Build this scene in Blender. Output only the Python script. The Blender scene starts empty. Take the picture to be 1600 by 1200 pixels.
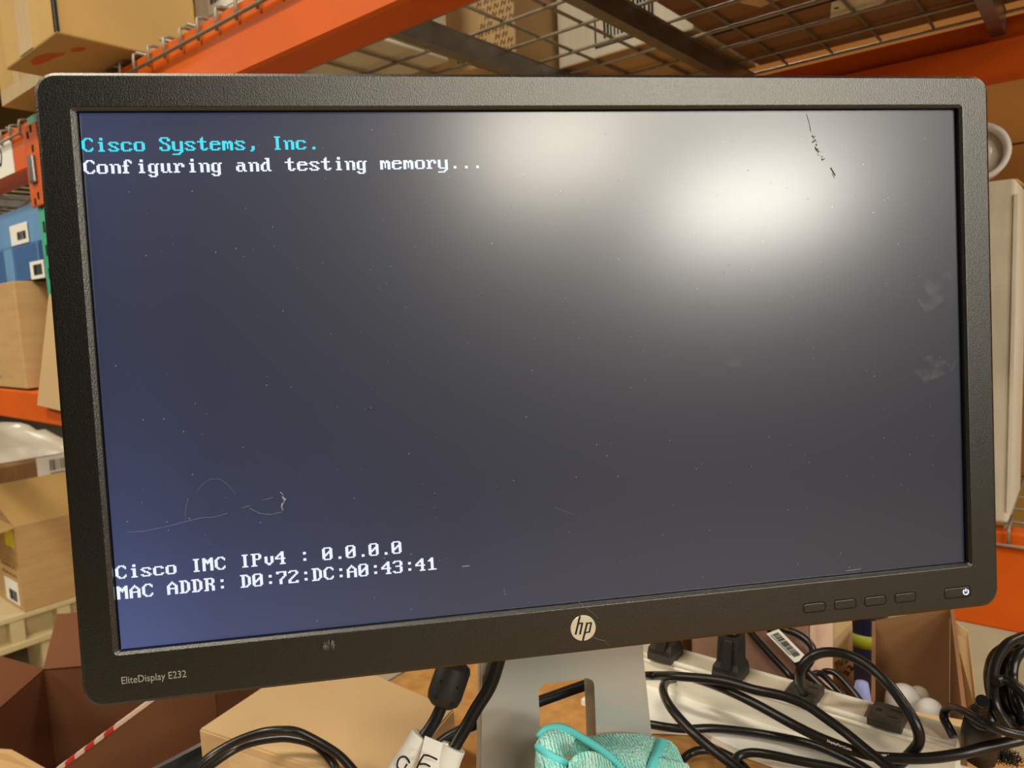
import bpy, bmesh, math, random
from mathutils import Vector, Matrix
C = bpy.context.scene.collection
random.seed(7)
V = Vector

# ------------------------------------------------------------------ camera
CZ, F = 1.35, 1130.0                       # eye height (m), focal length in pixels of the 1600x1200 frame
EYE = V((0, 0, CZ))
RIGHT = V((0.7770621, 0.6273576, -0.0509598))
DOWN = V((0.0286879, -0.1161792, -0.9928139))
FWD = V((-0.6287698, 0.7700161, -0.1082760))
cam_d = bpy.data.cameras.new('camera'); cam = bpy.data.objects.new('camera', cam_d); C.objects.link(cam)
cam.matrix_world = Matrix(((RIGHT.x, -DOWN.x, -FWD.x, EYE.x), (RIGHT.y, -DOWN.y, -FWD.y, EYE.y),
                           (RIGHT.z, -DOWN.z, -FWD.z, EYE.z), (0, 0, 0, 1)))
cam_d.sensor_width = 36; cam_d.lens = F / 1600 * 36; cam_d.clip_start = .02
cam_d.dof.use_dof = True; cam_d.dof.focus_distance = .45; cam_d.dof.aperture_fstop = 15
bpy.context.scene.camera = cam

# ------------------------------------------------------------------ light
w = bpy.data.worlds.new('world'); bpy.context.scene.world = w; w.use_nodes = True
w.node_tree.nodes['Background'].inputs[0].default_value = (1.0, .88, .70, 1)
w.node_tree.nodes['Background'].inputs[1].default_value = .055
def lamp(pos, power, sx, sy, aim=None, col=(1, .92, .76)):
    l = bpy.data.lights.new('lamp', 'AREA'); l.shape = 'RECTANGLE'; l.size = sx; l.size_y = sy
    l.energy = power; l.color = col
    o = bpy.data.objects.new('lamp', l); C.objects.link(o); o.location = pos
    if aim is not None: o.rotation_euler = (V(aim) - V(pos)).to_track_quat('-Z', 'Y').to_euler()
    return o
for lx in (-5.6, -2.6):                       # ceiling strip lamps along the aisle
    lamp((lx, -1.75, 3.05), 56, 1.2, .30)
lamp((-.75, -1.0, 3.9), 72, 1.2, .30)
lamp((2.6, -1.6, 3.9), 60, 1.2, .30)
lamp((5.0, -.75, 4.1), 80, 1.5, .6, aim=(-.1, .5, 1.4))
lamp((3.95, -2.05, 3.1), 46, 1.0, .55, aim=(-.2, .3, 1.3))
lamp((7.4, -1.60, 3.20), 138, 1.65, .66, aim=(-.2, .3, 1.3), col=(1, .95, .84))    # added area light, sized and aimed to make the screen's main highlight
for lx in (2.2, -1.2, -5.0):                  # lamps of the next aisle, behind the rack
    lamp((lx, 3.0, 3.6), 45, 1.2, .3)
sc = bpy.context.scene
sc.view_settings.view_transform = 'Standard'; sc.view_settings.look = 'None'
sc.view_settings.exposure = 0.0; sc.view_settings.gamma = 1.0; sc.view_settings.use_curve_mapping = False
sc.cycles.max_bounces = 8

# ------------------------------------------------------------------ helpers: points on real planes
def ray(u, v): return RIGHT * ((u - 800) / F) + DOWN * ((v - 600) / F) + FWD
def at_x(u, v, x): d = ray(u, v); return EYE + d * (x / d.x)
def at_y(u, v, y): d = ray(u, v); return EYE + d * (y / d.y)
def at_z(u, v, z): d = ray(u, v); return EYE + d * ((z - CZ) / d.z)
def at_d(u, v, t): return EYE + ray(u, v) * t

# ------------------------------------------------------------------ materials
def lin(c):
    return tuple((x / 255 / 12.92 if x / 255 <= .04045 else ((x / 255 + .055) / 1.055) ** 2.4) for x in c)
def mat(name, rgb, rough=.6, metal=0., spec=.5, var=.0, scale=20., bump=0., bscale=200., rgb2=None, stretch=None, alpha=1., trans=0.):
    m = bpy.data.materials.new(name); m.use_nodes = True
    nt = m.node_tree; p = nt.nodes['Principled BSDF']
    c = lin(rgb)
    p.inputs['Base Color'].default_value = (*c, 1); p.inputs['Roughness'].default_value = rough
    p.inputs['Metallic'].default_value = metal; p.inputs['Specular IOR Level'].default_value = spec
    if trans: p.inputs['Transmission Weight'].default_value = trans
    tc = nt.nodes.new('ShaderNodeTexCoord'); vec = tc.outputs['Object']
    if stretch:
        mp = nt.nodes.new('ShaderNodeMapping'); mp.inputs['Scale'].default_value = stretch
        nt.links.new(vec, mp.inputs[0]); vec = mp.outputs[0]
    if var or rgb2:
        n = nt.nodes.new('ShaderNodeTexNoise'); n.inputs['Scale'].default_value = scale; n.inputs['Detail'].default_value = 5
        r = nt.nodes.new('ShaderNodeValToRGB'); c2 = lin(rgb2) if rgb2 else tuple(x * (1 - var) for x in c)
        r.color_ramp.elements[0].position = .35; r.color_ramp.elements[1].position = .65
        r.color_ramp.elements[0].color = (*c2, 1); r.color_ramp.elements[1].color = (*c, 1)
        nt.links.new(vec, n.inputs['Vector']); nt.links.new(n.outputs[0], r.inputs[0]); nt.links.new(r.outputs[0], p.inputs['Base Color'])
    if bump:
        n2 = nt.nodes.new('ShaderNodeTexNoise'); n2.inputs['Scale'].default_value = bscale; n2.inputs['Detail'].default_value = 3
        b = nt.nodes.new('ShaderNodeBump'); b.inputs['Strength'].default_value = bump; b.inputs['Distance'].default_value = .001
        nt.links.new(vec, n2.inputs['Vector']); nt.links.new(n2.outputs[0], b.inputs['Height']); nt.links.new(b.outputs[0], p.inputs['Normal'])
    return m
def emit(name, rgb, strength):
    m = bpy.data.materials.new(name); m.use_nodes = True; p = m.node_tree.nodes['Principled BSDF']
    p.inputs['Base Color'].default_value = (.01, .01, .01, 1); p.inputs['Roughness'].default_value = .4
    p.inputs['Emission Color'].default_value = (*lin(rgb), 1); p.inputs['Emission Strength'].default_value = strength
    return m
M = {}
M['card'] = mat('cardboard', (196, 158, 108), .85, spec=.2, var=.12, scale=9, bump=.12, bscale=350, stretch=(1, 1, 6))
M['card_yellow'] = mat('yellowish_cardboard', (194, 158, 98), .8, spec=.25, var=.10, scale=6, bump=.1, bscale=300)
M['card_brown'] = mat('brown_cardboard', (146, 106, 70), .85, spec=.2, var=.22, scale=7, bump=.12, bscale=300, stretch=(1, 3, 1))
M['card_ochre'] = mat('ochre_cardboard', (172, 118, 58), .85, spec=.2, var=.2, scale=4)
M['card_red'] = mat('reddish_cardboard', (122, 76, 48), .8, spec=.25, var=.18, scale=6)
M['card_pale'] = mat('pale_cardboard', (205, 172, 126), .85, spec=.2, var=.08, scale=5, bump=.06, bscale=300)
M['white_card'] = mat('white_cardboard', (222, 212, 190), .75, spec=.3, var=.07, scale=12, stretch=(6, 6, 1), bump=.1, bscale=90)
M['orange'] = mat('orange_enamel', (222, 98, 26), .45, spec=.18, var=.10, scale=9, bump=.05, bscale=60)
M['orange_dull'] = mat('orange_bracket_enamel', (210, 96, 36), .55, spec=.2, var=.15, scale=30)
M['green'] = mat('green_enamel', (70, 176, 136), .45, var=.12, scale=25)
M['hole'] = mat('dark_slot', (12, 12, 11), .9)
M['zinc'] = mat('zinc_wire', (158, 148, 128), .42, metal=.35, var=.2, scale=60)
M['steel'] = mat('galvanised_steel', (150, 148, 145), .35, metal=.9, var=.25, scale=22)
def satin_black(name, rgb, rough, bump):
    """moulded plastic: dark diffuse under a satin Fresnel sheen, fine spark-eroded grain"""
    m = bpy.data.materials.new(name); m.use_nodes = True; nt = m.node_tree; out = nt.nodes['Material Output']; nt.nodes.remove(nt.nodes['Principled BSDF'])
    d = nt.nodes.new('ShaderNodeBsdfDiffuse'); d.inputs['Color'].default_value = (*lin(rgb), 1)
    g = nt.nodes.new('ShaderNodeBsdfAnisotropic'); g.distribution = 'BECKMANN'; g.inputs['Roughness'].default_value = rough; g.inputs['Color'].default_value = (1, .98, .93, 1)
    fr = nt.nodes.new('ShaderNodeFresnel'); fr.inputs['IOR'].default_value = 1.85
    mx = nt.nodes.new('ShaderNodeMixShader'); nt.links.new(fr.outputs[0], mx.inputs[0]); nt.links.new(d.outputs[0], mx.inputs[1]); nt.links.new(g.outputs[0], mx.inputs[2]); nt.links.new(mx.outputs[0], out.inputs['Surface'])
    tc = nt.nodes.new('ShaderNodeTexCoord'); n = nt.nodes.new('ShaderNodeTexNoise'); n.inputs['Scale'].default_value = 1500; n.inputs['Detail'].default_value = 2
    bp = nt.nodes.new('ShaderNodeBump'); bp.inputs['Strength'].default_value = bump; bp.inputs['Distance'].default_value = .0006
    nt.links.new(tc.outputs['Object'], n.inputs['Vector']); nt.links.new(n.outputs[0], bp.inputs['Height']); nt.links.new(bp.outputs[0], g.inputs['Normal'])
    return m
M['bezel'] = satin_black('black_textured_plastic', (12, 11, 9), .40, .28)
M['bezel_smooth'] = mat('black_smooth_plastic', (18, 17, 16), .42, spec=.5)
M['gasket'] = mat('black_gasket', (5, 5, 6), .8, spec=.2)
M['silver'] = mat('silver_plastic', (186, 186, 182), .42, metal=.25, spec=.5, bump=.04, bscale=900)
M['silver_dark'] = mat('grey_mauve_plastic', (118, 100, 92), .5, bump=.04, bscale=500)
M['logo'] = mat('brushed_silver_logo', (226, 220, 200), .35, metal=.45)
M['ink'] = mat('black_ink', (14, 13, 14), .7)
M['print_grey'] = mat('grey_print', (150, 146, 136), .6)
M['brown_ink'] = mat('faded_brown_print', (132, 92, 44), .8)
M['paper'] = mat('white_paper', (240, 236, 226), .7, spec=.3, bump=.08, bscale=60)
M['cable'] = mat('black_cable_jacket', (22, 21, 20), .34, spec=.55, bump=.05, bscale=500)
M['plug'] = mat('black_rubber_plug', (40, 37, 33), .55, spec=.4, bump=.15, bscale=300)
M['outlet'] = mat('dark_brown_outlet', (62, 56, 46), .6, bump=.2, bscale=300, var=.25, scale=150)
M['raceway'] = mat('ivory_enamel', (238, 231, 214), .45, spec=.45, var=.05, scale=30)
M['raceway_top'] = mat('beige_enamel', (216, 203, 182), .5, spec=.4, var=.06, scale=30)
M['wood'] = mat('particle_board', (196, 146, 84), .7, spec=.3, rgb2=(178, 126, 66), scale=70, bump=.1, bscale=150)
M['concrete'] = mat('concrete_floor', (176, 164, 138), .6, spec=.4, rgb2=(160, 148, 122), scale=3)
M['wall'] = mat('ochre_wall', (160, 118, 40), .85, var=.1, scale=2)
M['blocker'] = mat('blocker_dark_grey', (58, 59, 58), .9, var=.4, scale=1.5)
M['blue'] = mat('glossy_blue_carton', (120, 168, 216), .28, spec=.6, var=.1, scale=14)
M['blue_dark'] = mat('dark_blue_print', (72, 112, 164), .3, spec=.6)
M['beige_plastic'] = mat('beige_plastic', (214, 196, 150), .55, var=.08, scale=20)
M['poly'] = mat('white_plastic_film', (232, 226, 208), .25, spec=.6, bump=.5, bscale=40)
M['tape'] = mat('clear_tape', (206, 178, 136), .12, spec=.8, bump=.6, bscale=90)
M['cloth'] = mat('teal_microfibre', (190, 242, 232), .95, spec=.1, rgb2=(146, 226, 216), scale=60)
M['hem'] = mat('teal_hem', (104, 206, 208), .9, spec=.1)
M['red'] = mat('red_print', (196, 44, 36), .6)
M['yellow'] = mat('yellow_sticker', (236, 214, 20), .6)
M['pe'] = mat('white_polythene', (228, 226, 222), .45, spec=.4)
M['pe_blue'] = mat('lilac_polythene', (160, 164, 224), .4, spec=.4)
M['navy'] = mat('navy_plastic', (18, 24, 48), .25, spec=.6)
M['lime'] = mat('lime_label', (138, 146, 20), .5)
M['pink_lit_and_tape'] = mat('pale_mauve_lit_and_tape', (222, 190, 168), .7)
M['mauve'] = mat('mauve_brown_card', (150, 114, 96), .75, var=.08, scale=6)
M['clear'] = mat('cloudy_clear_plastic', (214, 206, 190), .2, spec=.7, bump=.3, bscale=60)
M['speck'] = mat('pale_dust', (150, 150, 156), .9)
M['smudge_dark'] = mat('dark_scuff', (70, 72, 66), .9)

# ------------------------------------------------------------------ mesh helpers (vertices always given in world metres)
def put(name, bm, m, parent=None, base=None, smooth=False):
    bm.normal_update()
    me = bpy.data.meshes.new(name)
    org = V(base) if base is not None else (V(parent['org']) if parent is not None else V((0, 0, 0)))
    bmesh.ops.translate(bm, verts=bm.verts, vec=-org)
    bm.to_mesh(me); bm.free()
    for mm in (m if isinstance(m, (list, tuple)) else [m]): me.materials.append(mm)
    if smooth:
        for p in me.polygons: p.use_smooth = True
    o = bpy.data.objects.new(name, me); C.objects.link(o)
    if parent is not None:
        o.parent = parent; o.location = org - V(parent['org'])
    else: o.location = org
    o['org'] = tuple(org)
    return o
def tag(o, label, cat=None, group=None):
    o['label'] = label
    if cat: o['category'] = cat
    if group: o['group'] = group
    return o
def thing(name, label, cat, loc, group=None):
    o = bpy.data.objects.new(name, None); C.objects.link(o); o.location = loc; o['org'] = tuple(loc); o.empty_display_size = .02
    return tag(o, label, cat, group)
def struct(o): o['kind'] = 'structure'; return o
def face(bm, pts, mi=0):
    f = bm.faces.new([bm.verts.new(p) for p in pts]); f.material_index = mi; return f
def hexa(bm, p8, mi=0):
    """p8: bottom four (counter-clockwise) then top four"""
    v = [bm.verts.new(p) for p in p8]
    for q in ((3, 2, 1, 0), (4, 5, 6, 7), (0, 1, 5, 4), (1, 2, 6, 5), (2, 3, 7, 6), (3, 0, 4, 7)):
        bm.faces.new([v[i] for i in q]).material_index = mi
    return v
def box(bm, lo, hi, mi=0, rot=0, piv=None, bev=0):
    x0, y0, z0 = lo; x1, y1, z1 = hi
    pts = [V(p) for p in ((x0, y0, z0), (x1, y0, z0), (x1, y1, z0), (x0, y1, z0), (x0, y0, z1), (x1, y0, z1), (x1, y1, z1), (x0, y1, z1))]
    if rot:
        pv = V(piv) if piv is not None else V(((x0 + x1) / 2, (y0 + y1) / 2, 0)); R = Matrix.Rotation(rot, 3, 'Z'); pts = [R @ (p - pv) + pv for p in pts]
    v = hexa(bm, pts, mi)
    if bev:
        es = {e for q in v for e in q.link_edges}
        bmesh.ops.bevel(bm, geom=list(es), offset=bev, segments=2, affect='EDGES', profile=.5)
    return v
def slab(bm, quad, thick, mi=0):
    """a sheet: quad (4 points) pushed along its normal by thick"""
    q = [V(p) for p in quad]; n = (q[1] - q[0]).cross(q[3] - q[0]).normalized() * thick
    hexa(bm, [p - n for p in q] + q, mi)
def ring_tube(bm, pts, r, seg=8, mi=0, closed=False, caps=True, radii=None, flat=None):
    pts = [V(p) for p in pts]; n = len(pts); rings = []; up = None
    for i, p in enumerate(pts):
        a = pts[(i - 1) % n] if (closed or i) else p; b = pts[(i + 1) % n] if (closed or i < n - 1) else p
        t = (b - a).normalized()
        if up is None:
            up = t.orthogonal().normalized() if flat is None else V(flat)
        up = (up - t * up.dot(t)).normalized(); s = t.cross(up)
        rr = radii[i] if radii else r
        rings.append([bm.verts.new(p + (up * math.cos(k * 2 * math.pi / seg) + s * math.sin(k * 2 * math.pi / seg)) * rr) for k in range(seg)])
    for i in range(n if closed else n - 1):
        A, B = rings[i], rings[(i + 1) % n]
        for k in range(seg):
            f = bm.faces.new((A[k], A[(k + 1) % seg], B[(k + 1) % seg], B[k])); f.material_index = mi; f.smooth = True
    if caps and not closed:
        bm.faces.new(list(reversed(rings[0]))).material_index = mi; bm.faces.new(rings[-1]).material_index = mi
def smooth_path(pts, sub=6):
    P = [V(p) for p in pts]; out = []
    for i in range(len(P) - 1):
        a = P[max(i - 1, 0)]; b = P[i]; c = P[i + 1]; d = P[min(i + 2, len(P) - 1)]
        for k in range(sub):
            t = k / sub
            out.append(.5 * ((2 * b) + (c - a) * t + (2 * a - 5 * b + 4 * c - d) * t * t + (3 * b - a - 3 * c + d) * t ** 3))
    out.append(P[-1]); return out
def wire(bm, a, b, r, mi=0, seg=6): ring_tube(bm, [a, b], r, seg, mi)
def lathe(bm, c, prof, seg=24, axis=V((0, 0, 1)), mi=0):
    ax = V(axis).normalized(); u = ax.orthogonal().normalized(); s = ax.cross(u); rings = []
    for r, h in prof:
        rings.append([bm.verts.new(V(c) + ax * h + (u * math.cos(k * 2 * math.pi / seg) + s * math.sin(k * 2 * math.pi / seg)) * max(r, 1e-5)) for k in range(seg)])
    for A, B in zip(rings, rings[1:]):
        for k in range(seg):
            f = bm.faces.new((A[k], A[(k + 1) % seg], B[(k + 1) % seg], B[k])); f.smooth = True; f.material_index = mi
    bm.faces.new(list(reversed(rings[0]))).material_index = mi; bm.faces.new(rings[-1]).material_index = mi
def B(): return bmesh.new()
def plate(bm, o, ux, uy, w, h, mi=0, lift=.0006, th=.0005):
    """thin rectangle lying on a surface: o corner, ux/uy unit vectors (normal = ux x uy)"""
    ux, uy = V(ux).normalized(), V(uy).normalized(); n = ux.cross(uy); o = V(o) + n * lift
    q = [o, o + ux * w, o + ux * w + uy * h, o + uy * h]
    hexa(bm, q + [p + n * th for p in q], mi)
def barcode_label(name, parent, o, ux, uy, w, h, bx=(.2, .8), by=(.4, .85), frame=False, lines=2):
    bm = B(); plate(bm, o, ux, uy, w, h, 0)
    ux, uy = V(ux).normalized(), V(uy).normalized(); o = V(o); x = bx[0] * w; rnd = random.Random(w * 1e4)
    while x < bx[1] * w:
        bw = w * rnd.choice((.008, .014, .022)); plate(bm, o + ux * x + uy * h * by[0], ux, uy, bw, h * (by[1] - by[0]), 1, .0012)
        x += bw + w * rnd.choice((.010, .016, .024))
    for k in range(lines):
        plate(bm, o + ux * w * bx[0] + uy * h * (by[0] - .12 - .11 * k), ux, uy, w * (bx[1] - bx[0]) * (.9 - .3 * k), h * .035, 1, .0012)
    return put(name, bm, [M['paper'], M['ink']], parent)
def scribble(bm, pts, r, mi=0): ring_tube(bm, smooth_path(pts, 5), r, 5, mi)
def flat_text(txt, size, o, ux, uy, m, name, parent, lift=.0003, sx=1.0, depth=.0001):
    cu = bpy.data.curves.new(name, 'FONT'); cu.body = txt; cu.size = size; cu.extrude = depth; cu.resolution_u = 3
    tmp = bpy.data.objects.new('tmp_text', cu); C.objects.link(tmp)
    me = bpy.data.meshes.new_from_object(tmp.evaluated_get(bpy.context.evaluated_depsgraph_get()))
    bpy.data.objects.remove(tmp); bpy.data.curves.remove(cu)
    ux, uy = V(ux).normalized(), V(uy).normalized(); n = ux.cross(uy)
    bm = B(); bm.from_mesh(me); bpy.data.meshes.remove(me)
    for v in bm.verts: v.co = V(o) + ux * v.co.x * sx + uy * v.co.y + n * (v.co.z + lift)
    return put(name, bm, m, parent)
def cable(name, label, cat, pts, r, parts=None, group=None, sub=8, seg=10):
    bm = B(); ring_tube(bm, smooth_path(pts, sub), r, seg)
    return tag(put(name, bm, M['cable'], None, base=pts[0]), label, cat, group)

# ================================================================== SETTING
bm = B(); box(bm, (-16, -6, -.1), (16, 3.9, 0)); struct(put('floor', bm, M['concrete']))
bm = B(); box(bm, (-16, 3.8, 0), (16, 3.9, 6)); struct(put('wall_back', bm, M['wall']))

bm = B(); box(bm, (-16, -3.4, 0), (16, -3.2, 2.9)); struct(put('dark_blocker', bm, M['blocker']))  # unseen dark slab added to darken what the bezel and screen reflect

# ================================================================== PALLET RACK
FY = .62                                     # front face of the rack
def beam(label, x0, x1, yf, z0, z1, inward, holes=False):
    """box-section step beam: front face at yf, runs along x; inward = +1 if the step faces +y"""
    t = thing('rack_beam', label, 'shelf beam', (x0, yf, z0))
    ya, yb, yc = yf, yf + inward * .042, yf + inward * .064
    zs = z1 - .042
    prof = [(ya + inward * .004, z0), (ya, z0 + .004), (ya, z1 - .004), (ya + inward * .004, z1), (yb, z1), (yb, zs), (yc, zs), (yc, z0 + .004), (yc - inward * .004, z0)]
    bm = B(); A = [bm.verts.new((x0, y, z)) for y, z in prof]; D = [bm.verts.new((x1, y, z)) for y, z in prof]
    n = len(prof)
    for i in range(n): bm.faces.new((A[i], A[(i + 1) % n], D[(i + 1) % n], D[i]))
    bm.faces.new(A[::-1]); bm.faces.new(D); bmesh.ops.recalc_face_normals(bm, faces=bm.faces)
    put('rail', bm, M['orange'], t)
    return t
def bracket(parent, x0, x1, yf, z0, z1):
    bm = B(); box(bm, (x0, yf - .008, z0), (x1, yf - .002, z1), bev=.0015)
    for i, k in enumerate((.06, .12, .30, .42, .55, .68, .88, .94)):
        xx = x0 + (x1 - x0) * (.35 if i % 2 else .62); zz = z1 - (z1 - z0) * k
        box(bm, (xx - .004, yf - .0095, zz - .007), (xx + .004, yf - .0075, zz + .007), 1)
    b = put('end_bracket', bm, [M['orange_dull'], M['hole']], parent)
    bm = B(); box(bm, ((x0 + x1) / 2 - .012, yf - .016, z0 + (z1 - z0) * .28), ((x0 + x1) / 2 + .016, yf - .008, z0 + (z1 - z0) * .62), bev=.003)
    put('locking_clip', bm, M['steel'], b)
UX0, UX1 = -1.835, -1.752
A_ = beam('orange shelf beam overhead with a wire grid hooked over its bright front face', UX1, .70, FY, 1.7075, 1.806, 1)
A2 = beam('short orange beam end with white sticker left of the green upright', -4.25, UX0, FY, 1.7075, 1.806, 1)
bracket(A2, UX0 - .012, UX1 - .016, FY, 1.618, 1.790)
bm = B(); plate(bm, (-2.22, FY, 1.711), (1, 0, 0), (0, 0, 1), .275, .082)
lb = put('sticker', bm, M['paper'], A2); lb['label'] = 'white handwritten sticker'
bm = B()
for k, s in enumerate((((0, .07), (.012, .078), (.02, .068), (.008, .05), (.0, .04), (.014, .028), (.022, .036)), ((.06, .085), (.055, .04), (.07, .03)), ((.085, .07), (.10, .072), (.088, .03)), ((.13, .08), (.118, .06), (.13, .035), (.145, .06), (.13, .08)))):
    scribble(bm, [(-2.16 + x, FY - .0018, 1.703 + z) for x, z in s], .0017)
put('handwriting', bm, M['ink'], lb)
B_ = beam('dark red shadowed rear shelf beam at upper right under the wire shelf', UX1, .70, 1.612, 1.700, 1.800, -1)
beam('shadowed rear beam seen below the white sticker, in the left bay', -4.25, UX0, 1.612, 1.700, 1.806, -1)
L2 = beam('orange beam low at the left edge carrying the brown carton', -4.25, UX0, FY, 1.125, 1.200, 1)
LB = beam('bright orange low beam at the right edge below the tall white carton', UX1, .70, 1.58, .692, .884, 1)

def upright(label, x0, x1, y0, y1, ztop):
    t = thing('rack_upright', label, 'rack post', ((x0 + x1) / 2, y0, 0))
    bm = B(); th = .003
    box(bm, (x0, y0, 0), (x1, y0 + th, ztop)); box(bm, (x0, y0 + th, 0), (x0 + th, y1, ztop)); box(bm, (x1 - th, y0 + th, 0), (x1, y1, ztop))
    z = .1
    while z < ztop - .04:
        for s in (.3, .7):
            xx = x0 + (x1 - x0) * s; box(bm, (xx - .006, y0 - .0008, z - .012), (xx + .006, y0 + .001, z + .012), 1)
        box(bm, (x1 - .001, y0 + .025, z - .012), (x1 + .0008, y0 + .040, z + .012), 1)
        z += .0508
    put('column', bm, [M['green'], M['hole']], t)
    bm = B(); box(bm, (x0 - .02, y0 - .02, 0), (x1 + .02, y1 + .02, .006)); put('foot_plate', bm, M['green'], t)
    return t
upright('green slotted rack post beside the left edge of the monitor', UX0, UX1, FY, FY + .07, 1.81)

# wire decks -------------------------------------------------------
def wire_deck(label, x0, x1, ys, xs, hooks, channels, z=1.808, yb=1.57, yfr=FY):
    t = thing('wire_deck', label, 'wire shelf', ((x0 + x1) / 2, yfr, z))
    bm = B(); r = .0029
    for y in ys: wire(bm, (x0, y, z), (x1, y, z), r)
    for x in xs: wire(bm, (x, yfr - .003, z + .005), (x, yb, z + .005), r)
    put('wire_mesh', bm, M['zinc'], t)
    bm = B()
    for x in hooks:
        ring_tube(bm, [(x, yfr + .08, z + .006), (x, yfr + .004, z + .006), (x, yfr - .0045, z + .003), (x, yfr - .0055, z - .004), (x, yfr - .0055, z - .030)], .0029, 6)
    wire(bm, (x0, yfr - .0105, z - .026), (x1, yfr - .0105, z - .026), .0030)
    put('waterfall_edge', bm, M['zinc'], t)
    for xc in channels:
        bm = B()
        a = [(xc - .016, z - .003), (xc - .009, z - .003), (xc - .009, z - .036), (xc + .009, z - .036), (xc + .009, z - .003), (xc + .012, z - .003),
             (xc + .012, z - .005), (xc + .0105, z - .006), (xc + .0105, z - .039), (xc - .0105, z - .039), (xc - .0105, z - .005), (xc - .016, z - .005)]
        Aq = [bm.verts.new((x, yfr + .045, zz)) for x, zz in a]; Dq = [bm.verts.new((x, yb - .01, zz)) for x, zz in a]
        for i in range(12): bm.faces.new((Aq[i], Aq[(i + 1) % 12], Dq[(i + 1) % 12], Dq[i]))
        for k in range(5):
            for vs in (Aq, Dq): bm.faces.new((vs[k], vs[k + 1], vs[10 - k], vs[11 - k]))
        bmesh.ops.recalc_face_normals(bm, faces=bm.faces)
        put('support_channel', bm, M['steel'], t)
    return t
ys = [FY + .05 + .1 * k for k in range(10)]
xs = [-.425 + .0875 * k for k in range(-15, 13)]
hk = [-1.251 + .0545 * k for k in range(-8, 36)]
wire_deck('zinc wire grid shelf overhead, above the top of the monitor', UX1 + .02, .68, ys, xs, hk, (-1.55, -.849, -.586, -.15))
wire_deck('zinc wire grid shelf of the left bay, hooked over the white sticker', -4.2, UX0 - .02, ys, [-4.15 + .0875 * k for k in range(27)], [UX0 - .035 - .062 * k for k in range(37)], (-3.6, -2.9, -2.2))
wire_deck('low wire grid shelf behind the bright orange beam, under the tall white carton', UX1 + .02, .68, [1.64 + .1 * k for k in range(10)], [-1.7 + .0875 * k for k in range(27)], [-1.7 + .0545 * k for k in range(43)], (-1.2, -.5, .2), z=.888, yb=2.58, yfr=1.58)

# ================================================================== CARTONS on the overhead shelf
def carton(label, lo, hi, m, rot=0, bev=.003, cat='box', name='cardboard_box', group=None):
    bm = B(); box(bm, lo, hi, rot=rot, bev=bev)
    return tag(put(name, bm, m, None, base=((lo[0] + hi[0]) / 2, (lo[1] + hi[1]) / 2, lo[2])), label, cat, group)
DZ = 1.818
b1 = carton('large taped carton overhanging the orange beam at the top left corner', (-1.547, .498, DZ), (-1.305, .735, 2.26), M['card_yellow'])
bm = B(); box(bm, (-1.4685, .4965, DZ + .004), (-1.4085, .4978, 2.26)); put('tape', bm, M['tape'], b1)
bm = B(); box(bm, (-1.306, .4975, DZ + .003), (-1.3025, .5015, 2.258)); box(bm, (-1.312, .4962, DZ + .003), (-1.3085, .4985, 2.258)); put('flap_edge', bm, M['ink'], b1)
bm = B(); 
rim = [(-1.49, .522), (-1.468, .512), (-1.44, .512), (-1.415, .518), (-1.40, .530), (-1.385, .540), (-1.405, .541), (-1.425, .535), (-1.45, .534), (-1.475, .530)]
f = face(bm, [(x, y, DZ - .0005) for x, y in rim][::-1]); 
f = face(bm, [(x, y, DZ - .0005) for x, y in ((-1.378, .545), (-1.368, .540), (-1.35, .544), (-1.342, .553), (-1.352, .558), (-1.368, .554))][::-1])
put('orange_scuff', bm, M['orange_dull'], b1)
b2 = carton('smaller taped carton left of the large overhanging one, above the green post', (-1.807, .566, DZ), (-1.56, .95, 2.04), M['card_yellow'])
bm = B(); box(bm, (-1.80, .5645, DZ), (-1.57, .566, DZ + .028)); put('tape', bm, M['tape'], b2)
bm = B(); box(bm, (-1.715, .5643, DZ + .028), (-1.685, .566, 2.03)); put('tape', bm, M['tape'], b2)
s1 = carton('white carton with grey printed label behind the hooked wires, top left', (-1.42, .80, DZ), (-.98, 1.06, 2.1), M['white_card'])
barcode_label('shipping_label', s1, at_y(327, 25, .80) , (1, 0, 0), (0, 0, 1), .13, .14, (.08, .35), (.12, .35), lines=0)
t1 = carton('tan carton with brown print above the wire shelf, left of the white carton', (-1.19, 1.13, DZ), (-.872, 1.50, 2.25), M['card_pale'])
bm = B(); rnd = random.Random(3)
pt0 = at_y(745, 12, 1.1285)
for r_ in range(8):
    x = pt0.x + .006 * (r_ % 2); z = pt0.z - r_ * .014
    for k in range(5):
        if rnd.random() < .85:
            scribble(bm, [(x, 1.1285, z), (x + .004, 1.1285, z + .009), (x + .008, 1.1285, z + .001), (x + .012, 1.1285, z + .008)], .0007)
        x += .018
put('printed_text', bm, M['brown_ink'], t1)
bm = B(); plate(bm, (-1.03, 1.13, 1.83), (1, 0, 0), (0, 0, 1), .075, .003); plate(bm, (-1.03, 1.13, 1.865), (1, 0, 0), (0, 0, 1), .075, .003); plate(bm, (-.958, 1.13, 1.83), (1, 0, 0), (0, 0, 1), .003, .038)
for k in range(6): plate(bm, (-1.02 + k * .01, 1.13, 1.833), (1, 0, 0), (0, 0, 1), .003, .02)
put('printed_frame', bm, M['brown_ink'], t1)
w1 = carton('white carton with large barcode above the wire shelf, right of the tan carton', (-.862, 1.257, DZ), (-.572, 1.56, 2.2), [M['white_card']])
bm = B(); box(bm, (-.8625, 1.2575, DZ - .0006), (-.5715, 1.56, DZ + .0002)); put('underside', bm, M['card'], w1)
bm = B(); X0, Z0 = -.775, 1.835
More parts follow.
